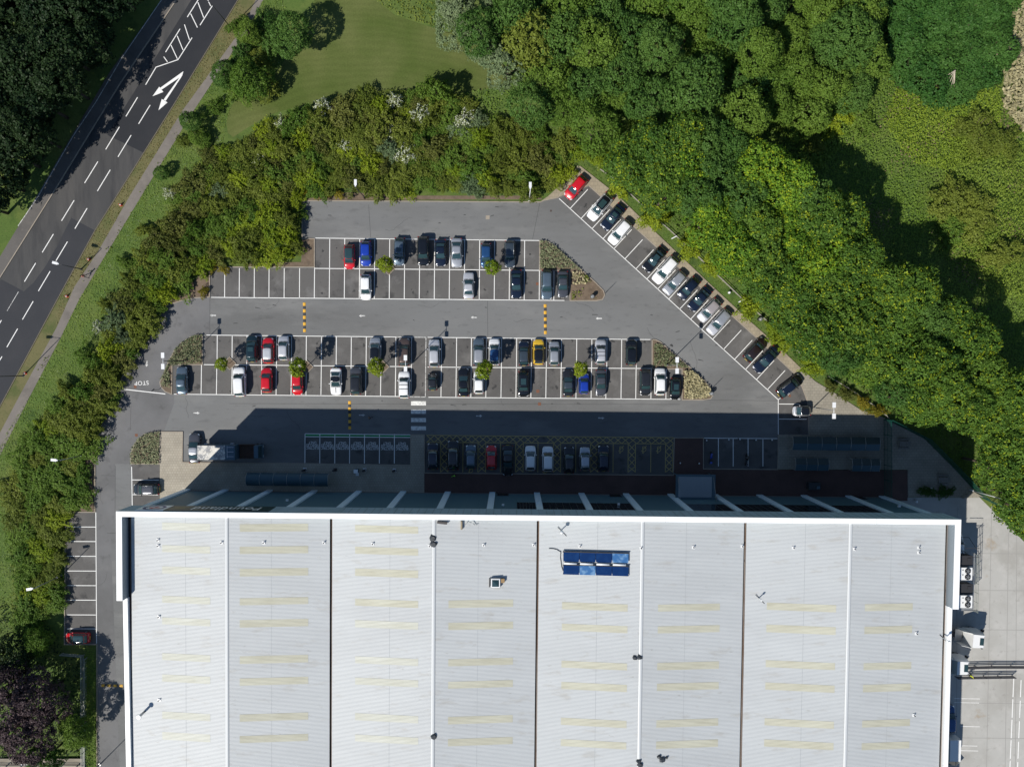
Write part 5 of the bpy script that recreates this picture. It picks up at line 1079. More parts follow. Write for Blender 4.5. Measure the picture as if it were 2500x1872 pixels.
# lawn trees
for x, y, k, s, h, lb in ((606, 78, "mid", .46, .9, "bushy tree on the verge by the path at the top of the lawn"), (706, 84, "green", .80, 3.4, "tallest dark green tree on the lawn, casting a long shadow"), (614, 190, "mid", .76, 2.2, "yellow-green tree on the lawn edge below the dark one"), (548, 180, "green", .50, .9, "small dark bush-like tree left of the yellow-green lawn tree"),
                          (465, 300, "green", .42, .8, "small tree overhanging the path's edge"), (482, 330, "mid", .34, .6, "pale little tree between the path and the lawn tip"), (395, 420, "green", .30, .5, "lone small bush on the roadside bank")):
    tree(x, y, k, lb, s, h)
for x, y, kd, s_, lb in ((575, 60, "mid", .8, "low bush on the roadside bank near the top edge"), (640, 60, "green", 1.0, "dark bush in front of the tall lawn tree"), (660, 110, "green", 1.1, "dark bush between the lawn trees, upper"), (590, 125, "green", .9, "dark bush between the lawn trees, lower left"), (640, 140, "olive", .9, "olive bush between the lawn trees"), (575, 215, "mid", 1.0, "bush below the yellow-green lawn tree"), (655, 215, "olive", .9, "olive bush on the lawn edge below the trees"), (520, 260, "mid", .7, "bush on the bank beside the path"), (445, 345, "olive", .6, "olive bush on the roadside bank"), (500, 345, "mid", .7, "bush between the path and the belt"), (350, 560, "olive", .7, "olive bush at the foot of the bank, upper"), (300, 640, "mid", .6, "low bush at the foot of the bank, middle"), (255, 745, "olive", .7, "olive bush at the foot of the bank, lower"), (205, 870, "mid", .8, "low bush on the bank above the side lane"), (165, 960, "olive", .9, "olive bush on the bank beside the side lane")):
    SHQ.append((x, y, kd, s_, lb))
# bottom-left garden
for x, y, k, s, h, lb in ((40, 1735, "purple", 1.05, 3.6, "purple-leaved beech crown at the bottom left, left half"), (100, 1700, "purple", .85, 3.4, "purple-leaved beech crown at the bottom left, upper half"), (75, 1800, "purple", .82, 3.4, "purple-leaved beech crown at the bottom left, lowest"), (15, 1665, "purple", .7, 3.2, "purple-leaved beech crown at the bottom left, smallest"),
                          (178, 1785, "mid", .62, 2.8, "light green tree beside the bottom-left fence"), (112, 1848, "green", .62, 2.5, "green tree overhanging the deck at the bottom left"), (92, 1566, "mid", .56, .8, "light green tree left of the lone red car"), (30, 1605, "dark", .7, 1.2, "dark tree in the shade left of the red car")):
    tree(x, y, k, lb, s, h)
# --- shrubs of the belt round the car park
def shrub_mesh(seed, R, H, mat, tufts, per, tr, size, zmin=-.05):
    me = crown(seed, R, H, 9, tufts, per, tr, size, mat, zmin=zmin, jit=.75)
    rng = np.random.default_rng(seed + 5); n = len(me.vertices) // 4; co = np.empty(n * 12, np.float32); me.vertices.foreach_get("co", co); co = co.reshape(n, 4, 3)
    a = np.arctan2(co[:, 0, 1], co[:, 0, 0]); ph = rng.uniform(0, 6.28, 4)
    k = 1 + .22 * np.sin(2 * a + ph[0]) + .20 * np.sin(5 * a + ph[1]) + .16 * np.sin(9 * a + ph[2])
    mid = co.mean(1, keepdims=True); sh = np.stack([mid[:, 0, 0] * (k - 1), mid[:, 0, 1] * (k - 1), mid[:, 0, 2] * .12 * np.sin(7 * a + ph[3])], 1); co += sh[:, None, :]
    me.vertices.foreach_set("co", co.ravel()); me.update(); return me
SH = {}
for k in ("olive", "brown", "bright", "mid", "green", "silver", "golden", "blossom"):
    SH[k] = [shrub_mesh(300 + hash_(k) + i, 1.9, 1.9, LM[k], 330, 12, .25, .22) for i in range(4)]
    for m in SH[k]: m.name = "shrub"
TWIG = plain("twig_brown", (0.10, 0.075, 0.055), .9)
sb = MB(); r4 = random.Random(2)
for i in range(9):
    a = i * .7; sb.tube((0, 0, -.1), (math.cos(a) * .9, math.sin(a) * .9, 1.5 + r4.random()), .045, .015, 5)
STEMS = sb.mesh("stems", TWIG)
def shrub(px, py, kind, label, s=1.0, group=None, h=None, top=1.8):
    c = G(px, py, top * s); o = empty("shrub", (c.x, c.y, 0), rnd.uniform(0, 6.28)); o.scale = (s * rnd.uniform(.8, 1.25), s * rnd.uniform(.8, 1.25), s * (h or rnd.uniform(.8, 1.2))); tag(o, label, "shrub", group)
    f = bpy.data.objects.new("foliage", rnd.choice(SH[kind])); link(f, o); link(bpy.data.objects.new("stems", STEMS), o)
    return o
SP1 = [(585, 350), (650, 306), (720, 284), (800, 262), (880, 236), (960, 224), (1060, 232), (1120, 236), (1180, 300), (1250, 300), (1330, 325), (1388, 350), (1398, 400), (1350, 455), (1312, 466), (1060, 463), (748, 462), (728, 500), (724, 570), (715, 622), (640, 628), (590, 626), (510, 632), (480, 670), (445, 690), (415, 715), (390, 745), (376, 762), (356, 795), (330, 835), (310, 880), (289, 925), (266, 978), (238, 1020), (215, 1060), (165, 1010), (205, 930), (245, 840), (300, 715), (345, 630), (402, 540), (462, 425), (530, 365)]
names = {"olive": "olive green shrub", "brown": "brownish twiggy shrub", "bright": "bright yellow-green shrub", "mid": "mid green shrub", "green": "dark green shrub", "silver": "grey-green willow shrub"}
KB = ["olive"] * 9 + ["brown"] * 3 + ["mid"] * 6 + ["bright"] * 3 + ["silver"] * 1
taken = [(x, y, 24) for x, y in ((786, 255), (680, 300), (945, 325), (980, 375), (836, 358), (1130, 285), (960, 242), (632, 390), (1020, 280))]
for x, y in scatter(SP1, 28, 41, 12000, taken):
    k = rnd.choice(KB)
    if x < 740 and x > 560 and y > 520: k = rnd.choice(["bright", "mid", "bright", "olive"])
    where = "north of the car park" if x > 740 else "on the bank left of the car park"
    shrub(x, y, k, names[k] + " in the dense belt " + where, rnd.uniform(.72, 1.18), "shrubs of the belt " + where, rnd.uniform(.6, 1.0))
for (x, y), lb, s in zip([(786, 258), (680, 300), (945, 325), (980, 375), (836, 358), (1130, 285), (960, 242), (632, 390), (1020, 280)],
        ["white-flowering shrub at the lawn edge, whitest of all", "shrub flecked white near the lower lawn tip", "white-flowering shrub in the middle of the belt", "lower white-flowering shrub in the middle of the belt", "shrub dotted with few white flowers in the belt", "flowering shrub near the upper right of the belt", "flowering shrub close below the lawn, middle", "faintly white shrub near the bank top", "flowering shrub left of the lone upright bush"], [.8, .75, .8, .85, .7, .9, .75, .65, .8]):
    shrub(x, y, "blossom", lb, s, "white-flowering shrubs", top=2.6)
for x, y, s in ((420, 472, .6), (238, 802, .55)): shrub(x, y, "blossom", "small white-flowering bush on the roadside bank, " + ("upper" if y < 600 else "lower") + " one", s, "white-flowering shrubs")
shrub(1066, 222, "mid", "taller upright bush standing up at the lawn's lower edge", 1.15, None, 1.7, 2.4)
SP2 = [(110, 1010), (195, 950), (258, 985), (226, 1030), (208, 1080), (200, 1150), (192, 1232), (150, 1240), (138, 1300), (136, 1400), (134, 1480), (112, 1510), (85, 1535), (30, 1530), (35, 1400), (25, 1300), (10, 1200), (45, 1100)]
for x, y in scatter(SP2, 32, 47, 4000):
    k = rnd.choice(["olive", "mid", "mid", "olive", "bright", "mid"]); shrub(x, y, k, names[k] + " beside the side bays left of the store", rnd.uniform(.8, 1.15), "shrubs beside the side bays", .55)
# bright bushes along the knee rail
for x, y, s, lb in ((1430, 372, 1.0, "bright bush at the top corner above the red car"), (1468, 392, .8, "bright bush beside the first rail"), (1520, 453, .95, "bright bush between the first two rails"), (1600, 531, 1.1, "bright bush behind the white cars of the angled row"), (1683, 598, .95, "bright bush right of the rail behind the navy cars"), (1737, 650, .85, "bright bush above the long grass of the angled row"), (1837, 745, 1.1, "bright bush behind the silver car"), (1893, 806, .8, "bright spiky bush beside the bin"),
                    (1925, 828, 1.1, "bright bush above the dark brown car"), (1988, 892, 1.2, "large bright bush at the end of the footway grass"), (1968, 868, .7, "small bright bush before the large one")):
    shrub(x, y, "bright", lb, s, "bright bushes along the knee rail")
for x, y, s, k, lb in ((2030, 945, .6, "brown", "brown hedge bush behind the rail, first of four"), (2068, 965, .6, "brown", "brown hedge bush behind the rail, second of four"), (2105, 985, .6, "golden", "golden hedge bush behind the rail, third of four"), (2140, 1003, .6, "golden", "golden hedge bush behind the rail, last of four")): shrub(x, y, k, lb, s, "hedge bushes behind the rail")
for i, (x, y) in enumerate(((750, 470), (775, 474), (800, 471), (825, 474), (500, 712), (520, 652), (545, 655))): shrub(x, y, "golden", "low golden shrub at the car park's " + ("upper kerb" if y < 600 else "left kerb"), .42, "golden shrubs at the kerb", top=1.0)
for i, (x, y) in enumerate(((2250, 1196), (2272, 1199), (2297, 1198), (2318, 1200))): shrub(x, y, "green", "small weed bush along the shaded yard boundary", .42, "weed bushes along the yard boundary", top=1)
for x, y, kd, s_, lb in SHQ: shrub(x, y, kd, lb, s_, None, .9)
# --- ground cover too fine to count
def cover(name, poly, per_m2, mat, size, label, h0=.1, h1=.5, hs=.12, seed=1, patch=None, jit=.55):
    rng = np.random.default_rng(seed); P_ = [G(p[0], p[1], 0) for p in poly]; xs = [p.x for p in P_]; ys = [p.y for p in P_]
    area = abs(sum(P_[i - 1].x * P_[i].y - P_[i].x * P_[i - 1].y for i in range(len(P_)))) / 2; n = int(area * per_m2); q = [(p.x, p.y) for p in P_]
    bb = (max(xs) - min(xs)) * (max(ys) - min(ys)); N = int(n * bb / area); X = rng.uniform(min(xs), max(xs), N); Y = rng.uniform(min(ys), max(ys), N)
    ins = np.zeros(N, bool)
    for i in range(len(q)):
        x0, y0 = q[i]; x1, y1 = q[i - 1]; c = ((y0 > Y) != (y1 > Y)) & (X < (x1 - x0) * (Y - y0) / (y1 - y0 + 1e-12) + x0); ins ^= c
    X, Y = X[ins], Y[ins]
    f = lambda s, a, b_: .5 + .5 * np.sin(X * s + a + 1.7 * np.sin(Y * s * .7 + b_)) * np.cos(Y * s * 1.1 + b_ + 1.3 * np.sin(X * s * .6 + a))
    hgt = h0 + (h1 - h0) * np.clip(.45 * f(.22, 1, 2) + .35 * f(.55, 3, 1) + .3 * f(1.4, 5, 4), 0, 1)
    if patch is not None:
        k = f(*patch) ** 2.2 > rng.uniform(.25, 1, len(X)); X, Y, hgt = X[k], Y[k], hgt[k]
    Z = hgt * rng.uniform(.55, 1.0, len(X)); pts = np.stack([X, Y, Z], 1); up = np.tile(np.array([0, 0, 1.0]), (len(X), 1))
    o = bpy.data.objects.new(name, leaf_mesh(name, pts, up, size, mat, rng, jit=jit)); link(o); tag(o, label, None, None, "stuff"); return o
SCRUB = [(1960, 330), (2050, 230), (2150, 150), (2230, 170), (2300, 225), (2400, 195), (2440, 130), (2440, 250), (2560, 320), (2580, 420), (2580, 1000), (2480, 960), (2380, 850), (2280, 740), (2180, 630), (2080, 530), (2000, 440)]
cover("bramble_cover", SCRUB, 30, LM["field"], .28, "low mixed bramble and grass covering the open ground right of the wood", .05, 1.0, seed=3, jit=.34)
cover("bramble_cover", [(2190, 200), (2300, 240), (2430, 215), (2440, 300), (2420, 390), (2300, 420), (2220, 400), (2150, 300)], 32, LM["fieldb"], .27, "bright yellow-green bramble patch below the dense thicket", .3, 1.6, seed=4, jit=.34)
cover("bramble_cover", [(2330, 330), (2580, 360), (2580, 760), (2420, 720), (2300, 600), (2290, 430)], 24, LM["fieldo"], .28, "olive bramble mound at the right edge", .4, 2.4, seed=5, jit=.4)
cover("dry_reed_bed", [(2445, -60), (2580, -60), (2580, 340), (2500, 330), (2440, 260), (2445, 190), (2400, 170), (2430, 120)], 24, LM["straw"], .55, "pale dry reeds at the top right corner", .3, 1.6, seed=6)
cover("bramble_cover", [(1820, 300), (1900, 220), (2010, 290), (2060, 250), (2100, 270), (2010, 420), (1950, 400)], 14, LM["field"], .42, "mid green bramble between the wood and the low wood", .3, 1.8, seed=9)
BANK = [(640, 0), (690, 0), (735, 90), (660, 190), (570, 250), (552, 310), (540, 380), (475, 430), (420, 545), (365, 640), (318, 720), (260, 850), (215, 940), (150, 1010), (100, 1150), (60, 1330), (40, 1500), (-60, 1620), (-60, 1180), (77, 960), (151, 819), (193, 732), (250, 635), (346, 478), (470, 275), (600, 80)]
cover("long_grass", BANK, 22, LM["field"], .17, "long green grass on the roadside bank", .02, .25, seed=7)
cover("cow_parsley", BANK, 5, leafmat("leaf_umbel", (0.20, 0.26, 0.12), (0.48, 0.52, 0.38), trans=.1), .11, "specks of white cow parsley in the long roadside grass", .2, .5, seed=8, patch=(.9, 2, 5))
cover("verge_tufts", ROAD_R[1:6] + PATH_L[1:8][::-1], 16, leafmat("leaf_dry", (0.10, 0.10, 0.03), (0.24, 0.2, 0.085), trans=.1), .20, "dry tufts of grass on the road verge", .02, .14, seed=10)
cover("rough_grass_edge", [(1100, 235), (1165, 222), (1243, 207), (1250, 160), (1215, 120), (1290, 260), (1400, 330), (1388, 350), (1330, 325), (1250, 300), (1180, 300)], 12, LM["mid"], .30, "rough grass between the lawn and the wood", .05, .45, seed=12)
cover("rough_grass_edge", [(860, -40), (965, 38), (1106, 82), (1182, 125), (1215, 110), (1110, 0), (1100, -60), (900, -60)], 10, LM["olive"], .30, "rough grass along the top of the lawn", .05, .4, seed=13)
GSTRIP = [(1416, 405.6), (1504.6, 474.6), (1600, 567), (1740, 700), (1835, 788), (1896, 842), (1962, 905), (1989, 930), (2040, 961), (2100, 1000), (2166, 1022), (2166, 1000), (2060, 930), (1980, 850), (1880, 750), (1780, 655), (1660, 545), (1560, 465), (1470, 395), (1430, 385)]
cover("footway_grass", GSTRIP, 14, LM["mid"], .2, "short grass strip between the footway and the knee rail", .02, .12, seed=15)
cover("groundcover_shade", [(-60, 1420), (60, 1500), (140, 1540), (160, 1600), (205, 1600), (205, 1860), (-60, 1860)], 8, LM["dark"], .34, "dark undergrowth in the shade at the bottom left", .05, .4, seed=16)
cover("hedge_strip", [(212, 1575), (236, 1575), (238, 1900), (213, 1900)], 60, LM["mid"], .20, "clipped green hedge strip between the fence and the side lane", .5, .95, seed=17)
for i, q in enumerate((ISL1[:4] + [(1420, 662), (1391, 655), (1317.5, 655)], [(1395, 668), (1425, 668), (1452, 692), (1470, 712), (1470, 726), (1455, 731), (1396, 731)], ISL2[:8] + [(415, 893), (494, 886)], [(404, 905), (416, 905), (417, 945), (400, 943), (395, 935)], [(1596, 838), (1612, 840), (1655, 876), (1683, 898), (1595, 892)], ISL4)):
    cover("bed_planting", q, 60, LM["sage"] if i in (0, 2, 3, 5, 4) else LM["olive"], .26, ["sage green planting in the upper half of the top right island bed", "mixed planting in the lower half of the top right island bed", "sage green planting filling the left island bed", "narrow strip of planting at the left island's tip", "green planting in the upper half of the lower right island", "grey lavender planting in the quarter-round bed by the store"][i], .2, .75, seed=20 + i, patch=(1.1, i, 2) if i == 1 else None)
cover("dry_ornamental_grass", [(1668, 905), (1690, 905), (1716, 928), (1734, 952), (1732, 968), (1716, 972), (1670, 972)], 55, LM["straw"], .42, "straw-coloured ornamental grass in the lower right island", .2, .8, seed=30)
cover("dry_ornamental_grass", [(1396, 664), (1420, 664), (1440, 690), (1400, 700)], 25, LM["straw"], .4, "straw-coloured grass in the top right island", .2, .7, seed=31)
cover("belt_undergrowth", SP1, 46, LM["olive"], .24, "low undergrowth filling the gaps of the shrub belt", .4, 1.9, seed=40)
cover("belt_undergrowth", SP2, 30, LM["olive"], .26, "low undergrowth between the shrubs beside the side bays", .2, 1.0, seed=41)
cover("wood_edge_undergrowth", [(1440, 385), (1530, 455), (1620, 535), (1710, 615), (1800, 700), (1890, 785), (1985, 870), (2060, 925), (2170, 1005), (2260, 1060), (2330, 1130), (2390, 1205), (2470, 1225), (2470, 1120), (2350, 1040), (2200, 950), (2060, 850), (1950, 750), (1830, 640), (1700, 520), (1580, 420), (1500, 360)], 14, LM["mid"], .34, "low undergrowth along the edge of the tall wood", .3, 1.6, seed=50)
for x, y, kd, s_, lb in ((2058, 262, "bright", 1.5, "yellow-green bush at the corner of the clearing"), (2030, 300, "bright", 1.2, "second yellow-green bush at the corner of the clearing"), (1990, 335, "olive", 1.1, "olive bush at the upper end of the clearing"), (2110, 290, "mid", 1.2, "mid green bush in the middle of the clearing's top"), (2330, 480, "olive", 1.7, "broad olive bush mound in the clearing, upper"), (2400, 520, "olive", 1.6, "broad olive bush mound at the right edge of the clearing"), (2400, 310, "olive", 1.5, "broad olive bush mound below the reeds"), (2450, 340, "olive", 1.4, "second olive bush mound below the reeds"), (2340, 560, "mid", 1.4, "green bush mound beside the wood's shadow"), (2460, 620, "olive", 1.5, "lower olive bush mound at the right edge"), (2120, 30, "bright", 1.4, "yellow-green bush at the top edge between wood and thicket"), (2150, 100, "bright", 1.2, "lower yellow-green bush between wood and thicket")):
    shrub(x, y, kd, lb, s_, None, .65)
cover("verge_weeds", [(600, 60), (560, 130), (446, 285), (335, 478), (241, 625), (181, 712), (139, 808), (51, 975), (85, 975), (160, 815), (200, 730), (258, 632), (354, 478), (478, 275), (610, 80)], 5, LM["olive"], .24, "ragged weeds along both edges of the path", .03, .3, seed=60, patch=(.7, 1, 3))
cover("bare_patches", SCRUB, 10, leafmat("leaf_dead_stems", (0.12, 0.09, 0.05), (0.24, 0.18, 0.11), trans=.1), .26, "patches of dry brown stems in the clearing", .3, 1.3, seed=70, patch=(.33, 4, 1))
# fallen dead tree in the scrub
b = MB(); r5 = random.Random(4)
c = G(2316, 183, 1.5)
for i in range(7):
    a = math.radians(200 + i * 16 + r5.uniform(-6, 6)); q = Vector((c.x + math.cos(a) * r5.uniform(1.2, 2.6), c.y + math.sin(a) * 2.6, 2.2)); b.tube((c.x, c.y, 3.2), q, .07, .02, 5)
b.tube((c.x - .3, c.y - .3, 0), (c.x, c.y, 3.25), .16, .08, 6)
o = b.build("dead_tree", plain("bleached_wood", (0.5, 0.44, 0.34), .9)); tag(o, "bare bleached dead tree top sticking out of the dense thicket", "tree")
b = MB()
for x0, y0, x1, y1 in ((2420, 165, 2480, 95), (2424, 140, 2470, 110), (2430, 170, 2500, 130), (2445, 150, 2500, 90)): b.tube(G(x0, y0, 1.2), G(x1, y1, 1.8), .09, .04, 6)
o = b.build("fallen_branches", plain("dry_wood", (0.42, 0.33, 0.24), .9)); tag(o, "fallen dry branches lying in the pale reeds", "branches")
# ================================================================ STREET FURNITURE
LHEAD = plain("lantern_pale", (0.72, 0.73, 0.74), .4); POLE = plain("pole_grey", (0.22, 0.23, 0.24), .5, .3); POLED = plain("pole_dark", (0.035, 0.037, 0.04), .5)
gl = "lamp posts"
def lamp(base, h, heads, label, mat=POLE, armlen=.0, double=True, ang=None):
    """base: pixel of the foot; ang: direction of the arm in the photo (degrees)"""
    c = G(base[0], base[1], 0); r = empty("lamp_post", (c.x, c.y, 0.0)); tag(r, label, "lamp post", gl)
    g = MB(); g.tube((0, 0, 0), (0, 0, 1.2), .10, .10, 10); g.tube((0, 0, 1.2), (0, 0, h), .075, .05, 10); g.build("pole", mat, r)
    g = MB(); g.tube((0, 0, 0), (0, 0, .03), .22, .22, 10); g.build("base_flange", mat, r)
    a = math.radians(ang if ang is not None else 90); u = Vector((math.cos(a), math.sin(a), 0))
    if double:
        g = MB(); g.tube(u * -.62 + Vector((0, 0, h)), u * .62 + Vector((0, 0, h)), .045, .045, 6); g.build("cross_arm", LHEAD, r)
        for s in (1, -1):
            g = MB(); p = u * (.85 * s); g.box((p.x, p.y, h + .03), (.82, .5, .16), 0, a); g.build("lantern", LHEAD, r)
    else:
        g = MB(); g.tube((0, 0, h), u * armlen + Vector((0, 0, h + .18)), .045, .035, 6); g.build("arm", mat, r)
        g = MB(); p = u * (armlen + .35); g.box((p.x, p.y, h + .2), (.85, .4, .15), 0, a); p2 = u * (armlen - .1); g.box((p2.x, p2.y, h + .21), (.35, .2, .12), 0, a); g.build("lantern", LHEAD, r)
def foot(head, h):            # foot of a straight column whose top is seen at `head`
    w = G(head[0], head[1], h); d = Vector((w.x, w.y, 0)); a = 0
    # back to a pixel
    v = Vector((w.x, w.y, -CAM_H)); b_ = (v.y * _ct + v.z * -_st * 1.0) ; f_ = -(v.y * -_st + v.z * -_ct)
    zc = v.y * -_st + v.z * -_ct; return (PX0 + FPX * v.x / zc, PY0 - FPX * (v.y * _ct - v.z * _st) / zc)
H_ = 7.7
lamp(foot((398, 881), H_), H_, 2, "double-headed lamp post in the left planted island", POLED)
lamp(foot((990, 887), H_), H_, 2, "double-headed lamp post beside the bronze brown car")
lamp(foot((1653, 892), H_), H_, 2, "double-headed lamp post in the lower right island")
lamp(foot((2036, 1002), H_), H_, 2, "double-headed lamp post on the paving by the small silver car")
lamp((891, 483), 7.0, 1, "single lamp post in the belt above the left part of the back row", POLED, .4, False, 90)
lamp((1292, 489), 7.0, 1, "single pale lamp post at the upper kerb near the angled row", LHEAD, .4, False, 90)
lamp((207, 1110), 6.6, 1, "single lamp post leaning out of the shrubs left of the store", STEEL, .5, False, 175)
lamp((150, 1404), 6.6, 1, "single lamp post beside the side bays", STEEL, .5, False, 190)
lamp((243, 1866), 6.6, 1, "lamp post at the bottom of the side lane", STEEL, .6, False, 0)
lamp((2366, 1195), 8.0, 1, "pale lamp post at the corner of the concrete yard", LHEAD, 1.2, False, -4)
lamp((57, 917), 8.5, 1, "tall dark street lamp on the verge at the bottom of the road", POLED, 1.6, False, 180)
lamp((564, 68), 8.5, 1, "dark street lamp on the verge at the top of the road", POLED, 1.0, False, 150)
lamp((199, 657), 4.6, 1, "short street lamp on the verge beside the pedestrian", POLED, 1.0, False, 165)
lamp((88, 262), 8.5, 1, "street lamp poking out of the dark trees left of the road", LHEAD, .8, False, -30)
# speed humps
RUB = plain("rubber_black", (0.05, 0.05, 0.05), .8); YEL = plain("hump_yellow", (0.66, 0.36, 0.03), .6, var=.12)
def hump(x0, y0, x1, y1, n, label):
    p, q = G(x0, y0), G(x1, y1); d = q - p; L = d.length; r = empty("speed_hump", ((p.x + q.x) / 2, (p.y + q.y) / 2, .016), math.atan2(d.y, d.x)); tag(r, label, "speed hump", "yellow and black speed humps")
    w = .46; N = n * 2 - 1; s = L / N; b = MB()
    pr = [(-w / 2, 0), (-w / 2 + .05, .03), (-.1, .058), (.1, .058), (w / 2 - .05, .03), (w / 2, 0)]
    for i in range(N):
        xa, xb = -L / 2 + s * i, -L / 2 + s * (i + 1) - .01; b.loft([[(xa, y, z) for y, z in pr], [(xb, y, z) for y, z in pr]], i % 2, False, True)
    b.build("hump_body", [YEL, RUB], r)
hump(743, 739, 743.6, 811, 5, "speed hump across the left end of the upper lane")
hump(1331, 743, 1331.6, 816, 5, "speed hump across the right part of the upper lane")
hump(853.5, 979, 854, 1048, 5, "speed hump across the lower lane, half in the building shadow")
hump(248, 1672.5, 300, 1673.5, 4, "speed hump across the narrow side lane in tree shade")
# cycle / trolley shelters
TINT = plain("shelter_glazing", (0.05, 0.095, 0.12), .35, spec=.3); TINTD = plain("shelter_glazing_dark", (0.03, 0.045, 0.04), .3)
def shelter(x0, y0, x1, y1, h, panels, label, split=True, name="trolley_shelter"):
    p, q = G(x0, y0, h), G(x1, y1, h); c = (p + q) / 2; Lx, Ly = abs(q.x - p.x), abs(p.y - q.y); r = empty(name, (c.x, c.y, .11), BRZ); tag(r, label, "shelter", "glazed shelters in front of the store")
    n = 10; dx = Lx / panels
    for i in range(panels):
        xa, xb = -Lx / 2 + dx * i + .02, -Lx / 2 + dx * (i + 1) - .02; b = MB()
        if split:
            b.loft([[(xa, -Ly / 2, h - .35), (xb, -Ly / 2, h - .35)], [(xa, 0, h - .05), (xb, 0, h - .05)]], 0, False, False, closed=False); b.loft([[(xa, 0.02, h - .05), (xb, .02, h - .05)], [(xa, Ly / 2, h - .3), (xb, Ly / 2, h - .3)]], 1, False, False, closed=False)
        else:
            pts = [(Ly / 2 * math.cos(math.pi * (.06 + .88 * k / n)), h - 1.0 + 1.0 * math.sin(math.pi * (.06 + .88 * k / n))) for k in range(n + 1)]
            b.loft([[(xa, y, z), (xb, y, z)] for y, z in pts], 0, True, False, closed=False)
        b.build("roof_panel", [TINT, TINTD], r)
    for i in range(panels + 1):
        x = -Lx / 2 + dx * i
        for y in (Ly / 2 - .08, -Ly / 2 + .08):
            b = MB(); b.tube((x, y, 0), (x, y, h - .45), .04, .04, 6); b.build("post", STEEL, r)
        b = MB()
        if split: b.path([Vector((x, -Ly / 2, h - .32)), Vector((x, 0, h - .02)), Vector((x, Ly / 2, h - .27))], .03, 5)
        else: b.path([Vector((x, y, z + .02)) for y, z in [(Ly / 2 * math.cos(math.pi * (.06 + .88 * k / n)), h - 1.0 + 1.0 * math.sin(math.pi * (.06 + .88 * k / n))) for k in range(n + 1)]], .03, 5)
        b.build("hoop", STEEL, r)
    return r
shelter(599.6, 1156, 800, 1188, 2.4, 6, "long curved cycle shelter of six panels against the store's left half", False, "cycle_shelter")
shelter(1936.6, 1067, 2149, 1099.7, 2.3, 6, "long glazed trolley shelter right of the motorbike bays")
shelter(1943, 1118.7, 2024, 1149, 2.2, 3, "left one of two short trolley shelters nearer the store")
shelter(2081.7, 1120, 2149, 1151, 2.2, 3, "right one of two short trolley shelters nearer the store")
# nested trolleys under the shelters
for x, y, n, lb in ((2000, 1078, 22, "long row of nested trolleys, left half of the long shelter"), (2095, 1078, 22, "long row of nested trolleys, right half of the long shelter"), (1985, 1130, 12, "nested trolleys in the left short shelter"), (2112, 1131, 10, "nested trolleys in the right short shelter")):
    c = G(x, y, 0); r = empty("trolley_row", (c.x, c.y, .11)); tag(r, lb, "trolleys", "trolley rows under the shelters")
    for i in range(n):
        g = MB(); u = (i - n / 2) * .26; g.box((u, 0, .72), (.05, .5, .5)); g.box((u, 0, .3), (.22, .45, .05)); g.box((u - .1, 0, 1.0), (.05, .55, .05)); g.build("trolley", [plain("trolley_wire", (0.14, 0.12, 0.09), .5, .5)] if i == 0 and x == 2000 else [bpy.data.materials["trolley_wire"]], r)
# charging posts, cabinet
def post_thing(name, px, py, parts, label, cat, group=None, rz=0, z=.11):
    c = G(px, py, .5); r = empty(name, (c.x, c.y, z), rz); tag(r, label, cat, group)
    for nm, fn, mt in parts:
        g = MB(); fn(g); g.build(nm, mt, r)
    return r
for x, y, lb in ((742.7, 1147, "leftmost charging post, by the cycle shelter's end"), (817, 1147, "second charging post from the left, dark"), (889.3, 1147.7, "charging post right beside the cabinet"), (962, 1148.5, "rightmost charging post, near the walkway")):
    post_thing("charging_post", x, y, [("base_plate", lambda g: g.box((0, 0, .02), (.55, .55, .04)), PAVE_L if x == 817 else LHEAD), ("column", lambda g: g.box((0, 0, .75), (.28, .26, 1.45)), DARK), ("cable", lambda g: g.path([Vector((.12, .1, 1.1)), Vector((.3, .25, .6)), Vector((.35, -.1, .3)), Vector((.13, -.12, .9))], .03, 5), TYRE)], lb, "charging post", "charging posts behind the electric bays")
post_thing("electrical_cabinet", 871, 1148.5, [("cabinet", lambda g: g.box((0, 0, .6), (.6, .55, 1.2)), CANM), ("lid", lambda g: g.box((0, 0, 1.22), (.66, .6, .06)), LHEAD), ("pad", lambda g: g.box((0, -.55, .015), (.5, .7, .03)), LHEAD)], "square cabinet with a pale lid between the charging posts", "cabinet")
for i, (x, y) in enumerate(((1659, 1129), (1705, 1130), (1723, 1074), (1777, 1072), (1804, 1071.5), (1843, 1073), (1882, 1073))):
    lb = ["left bollard of the pair above the entrance canopy", "right bollard of the pair above the entrance canopy", "bollard at the far left of the motorbike bays", "second bollard at the head of the motorbike bays", "third bollard at the head of the motorbike bays", "fourth bollard at the head of the motorbike bays", "bollard at the far right of the motorbike bays"][i]
    post_thing("bollard", x, y, [("shaft", lambda g: g.tube((0, 0, 0), (0, 0, .95), .09, .09, 10), POLED), ("cap", lambda g: g.tube((0, 0, .95), (0, 0, 1.02), .13, .09, 10), LHEAD)], lb, "bollard", "bollards in front of the store")
